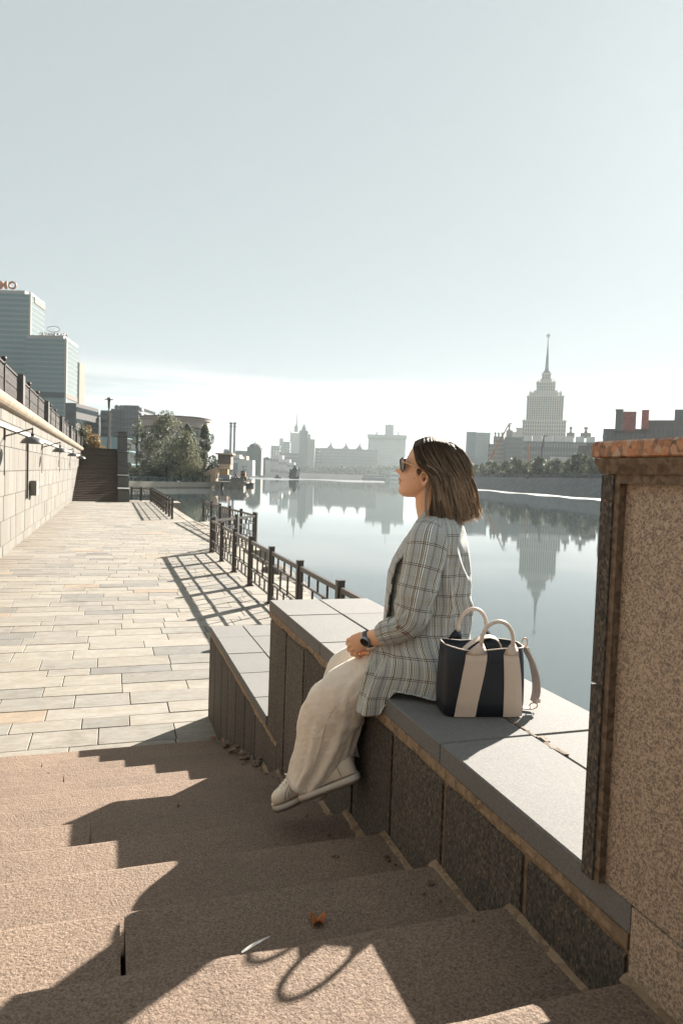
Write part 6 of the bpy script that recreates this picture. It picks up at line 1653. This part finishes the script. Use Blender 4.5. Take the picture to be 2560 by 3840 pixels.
strip(bez([V((.152, .0, .222)), V((.180, .0, .185)), V((.212, .0, .12)), V((.214, .0, .06)), V((.196, .0, .030))]), .024, .005, 'shoulder_strap', side=side_)
strip(bez([V((.160, .004, .222)), V((.186, .005, .175)), V((.202, .005, .11)), V((.204, .004, .065)), V((.192, .003, .034))]), .022, .003, 'shoulder_strap', side=side_)
strip(bez([V((.194, .0, .012)), V((.170, .005, .006)), V((.14, .01, .012)), V((.10, .05, .006))]), .024, .004, 'shoulder_strap')
strip(bez([V((-.075, -.03, .215)), V((-.03, -.02, .262)), V((.02, -.01, .275)), V((.062, .0, .262)), V((.07, .0, .22))]), .022, .004, 'shoulder_strap', side=V((0, 1, .2)))
mb = MB(); ring_pts = [V((.152+.010*math.cos(a), 0, .240+.016*math.sin(a))) for a in [2*math.pi*i/14 for i in range(15)]]; mb.tube(ring_pts, .0022, 6); mb.tube([V((.150, 0, .226)), V((.158, 0, .218)), V((.150, 0, .210))], .003, 6); mb.obj('snap_hook', MT['gold'], bag, True, world=False)
mb = MB(); ring_pts = [V((.194+.014*math.cos(a), -.002, .020+.010*math.sin(a))) for a in [2*math.pi*i/14 for i in range(15)]]; mb.tube(ring_pts, .002, 6); mb.obj('buckle', MT['gold'], bag, True, world=False)
mb = MB(); mb.box((.205, 0, .040), (.016, .028, .014)); mb.obj('strap_keeper', MT['bleath'], bag, world=False)
mb = MB(); mb.box((.028, -.0715, .188), (.032, .0016, .006)); mb.obj('embossed_mark', MT['lining'], bag, world=False)

# ================================================================== SMALL THINGS
MT['dleaf'] = plain('dry_orange_leaf', (.36, .12, .03), .6, var=.4, scale=60); MT['feather'] = plain('white_feather', (.60, .58, .55), .6, var=.1)
def stair_z(y):
    k = math.ceil((y-NOSE0)/TREAD); return Z0-RISE*k
def leaf(label, px, py, z, s, seed, curl=1.):
    p = at_z(px, py, z); rng = random.Random(seed)
    zt = z
    mb = MB(); b_ = 0; n = 14
    pts = []
    for j in range(n):
        a = 2*math.pi*j/n; r_ = s*(.55+.45*abs(math.cos(a*1.5))+.15*rng.uniform(-1, 1)); pts.append((r_*math.cos(a)*.8, r_*math.sin(a)*.8))
    mb.v.append(V((p.x, p.y, zt+s*.12)))
    for x, y in pts: mb.v.append(V((p.x+x, p.y+y, zt+.003+curl*s*.75*abs(math.sin(math.atan2(y, x)*1.5+seed))*(x*x+y*y)**.5/s)))
    for j in range(n): mb.face((0, 1+j, 1+(j+1) % n))
    o = mb.obj('dry_leaf', MT['dleaf']); m_ = o.modifiers.new('t', 'SOLIDIFY'); m_.thickness = .0012
    tag(o, label, 'leaf', 'dry leaves on the stair'); return o
leaf('curled orange dry leaf lying alone in the shade on the wide step', 1190, 3465, stair_z(1.7), .030, 1, 1.3)
leaf('dark orange dry leaf in the corner under the seated woman', 1332, 3122, .94, .026, 2)
leaf('orange dry leaves scrap at the foot of the low parapet block', 800, 2768, .012, .035, 3)
leaf('small brown leaf scrap on the step under the near shoe', 935, 3110, .80, .018, 4, .3)
fe = MB(); f0 = at_z(905, 3578, stair_z(1.45)); f1 = at_z(1012, 3520, stair_z(1.45)); d_ = (f1-f0); nrm = V((-d_.y, d_.x, 0)).normalized()
r_ = []
for i in range(9):
    f = i/8; c_ = f0+d_*f+V((0, 0, .004+.004*math.sin(f*3))); w_ = .0052*math.sin(math.pi*min(1, f*1.0+.08))**.7*(1-.3*f)+.0008
    r_.append([c_-nrm*w_, c_+V((0, 0, .002)), c_+nrm*w_*.6, c_-V((0, 0, .0005))])
fe.rings(r_); fe = fe.obj('feather', MT['feather']); tag(fe, 'small white feather lying on the edge of a granite step', 'feather')

mb = MB(); rng = random.Random(77)
for k in range(60):
    kk = rng.randrange(0, 13); yn = NOSE0+TREAD*kk; z = Z0-RISE*kk
    edge = rng.random() < .75
    x = FX-.02-abs(rng.gauss(0, .05)) if edge else rng.uniform(-1.6, .8); y = yn-TREAD+.02+rng.uniform(0, TREAD-.05); s_ = rng.uniform(.004, .013)
    mb.box((x, y, z+.006), (s_*rng.uniform(1, 2), s_, .003), rz=rng.uniform(0, 3), jit=s_*.25)
o = mb.obj('leaf_litter', plain('brown_litter', (.14, .075, .035), .9, var=.5, scale=40)); o['kind'] = 'stuff'
mb = MB()
for k in range(40):
    y = 6.2+rng.uniform(0, 22); s_ = rng.uniform(.006, .02); mb.box((WALLX+.06+abs(rng.gauss(0, .08)), y, .004), (s_*1.6, s_, .004), rz=rng.uniform(0, 3), jit=s_*.2)
o = mb.obj('leaf_litter', bpy.data.materials['brown_litter']); o['kind'] = 'stuff'
# ================================================================== HAZE
mb = MB(); mb.box((0, 0, 0), (1, 1, 1))
hz_ = mb.obj('haze', None); hz_['kind'] = 'stuff'
hz_.scale = (4600, 5600, 238); hz_.location = (400, 1700, 238/2-5.9)
hm = bpy.data.materials.new('haze_air'); hm.use_nodes = True; ht_ = hm.node_tree; ht_.nodes.clear()
oo = ht_.nodes.new('ShaderNodeOutputMaterial'); pv = ht_.nodes.new('ShaderNodeVolumePrincipled')
pv.inputs['Color'].default_value = (.84, .95, .98, 1); pv.inputs['Density'].default_value = .00010; pv.inputs['Anisotropy'].default_value = .25
ht_.links.new(pv.outputs[0], oo.inputs['Volume']); hz_.data.materials.append(hm)
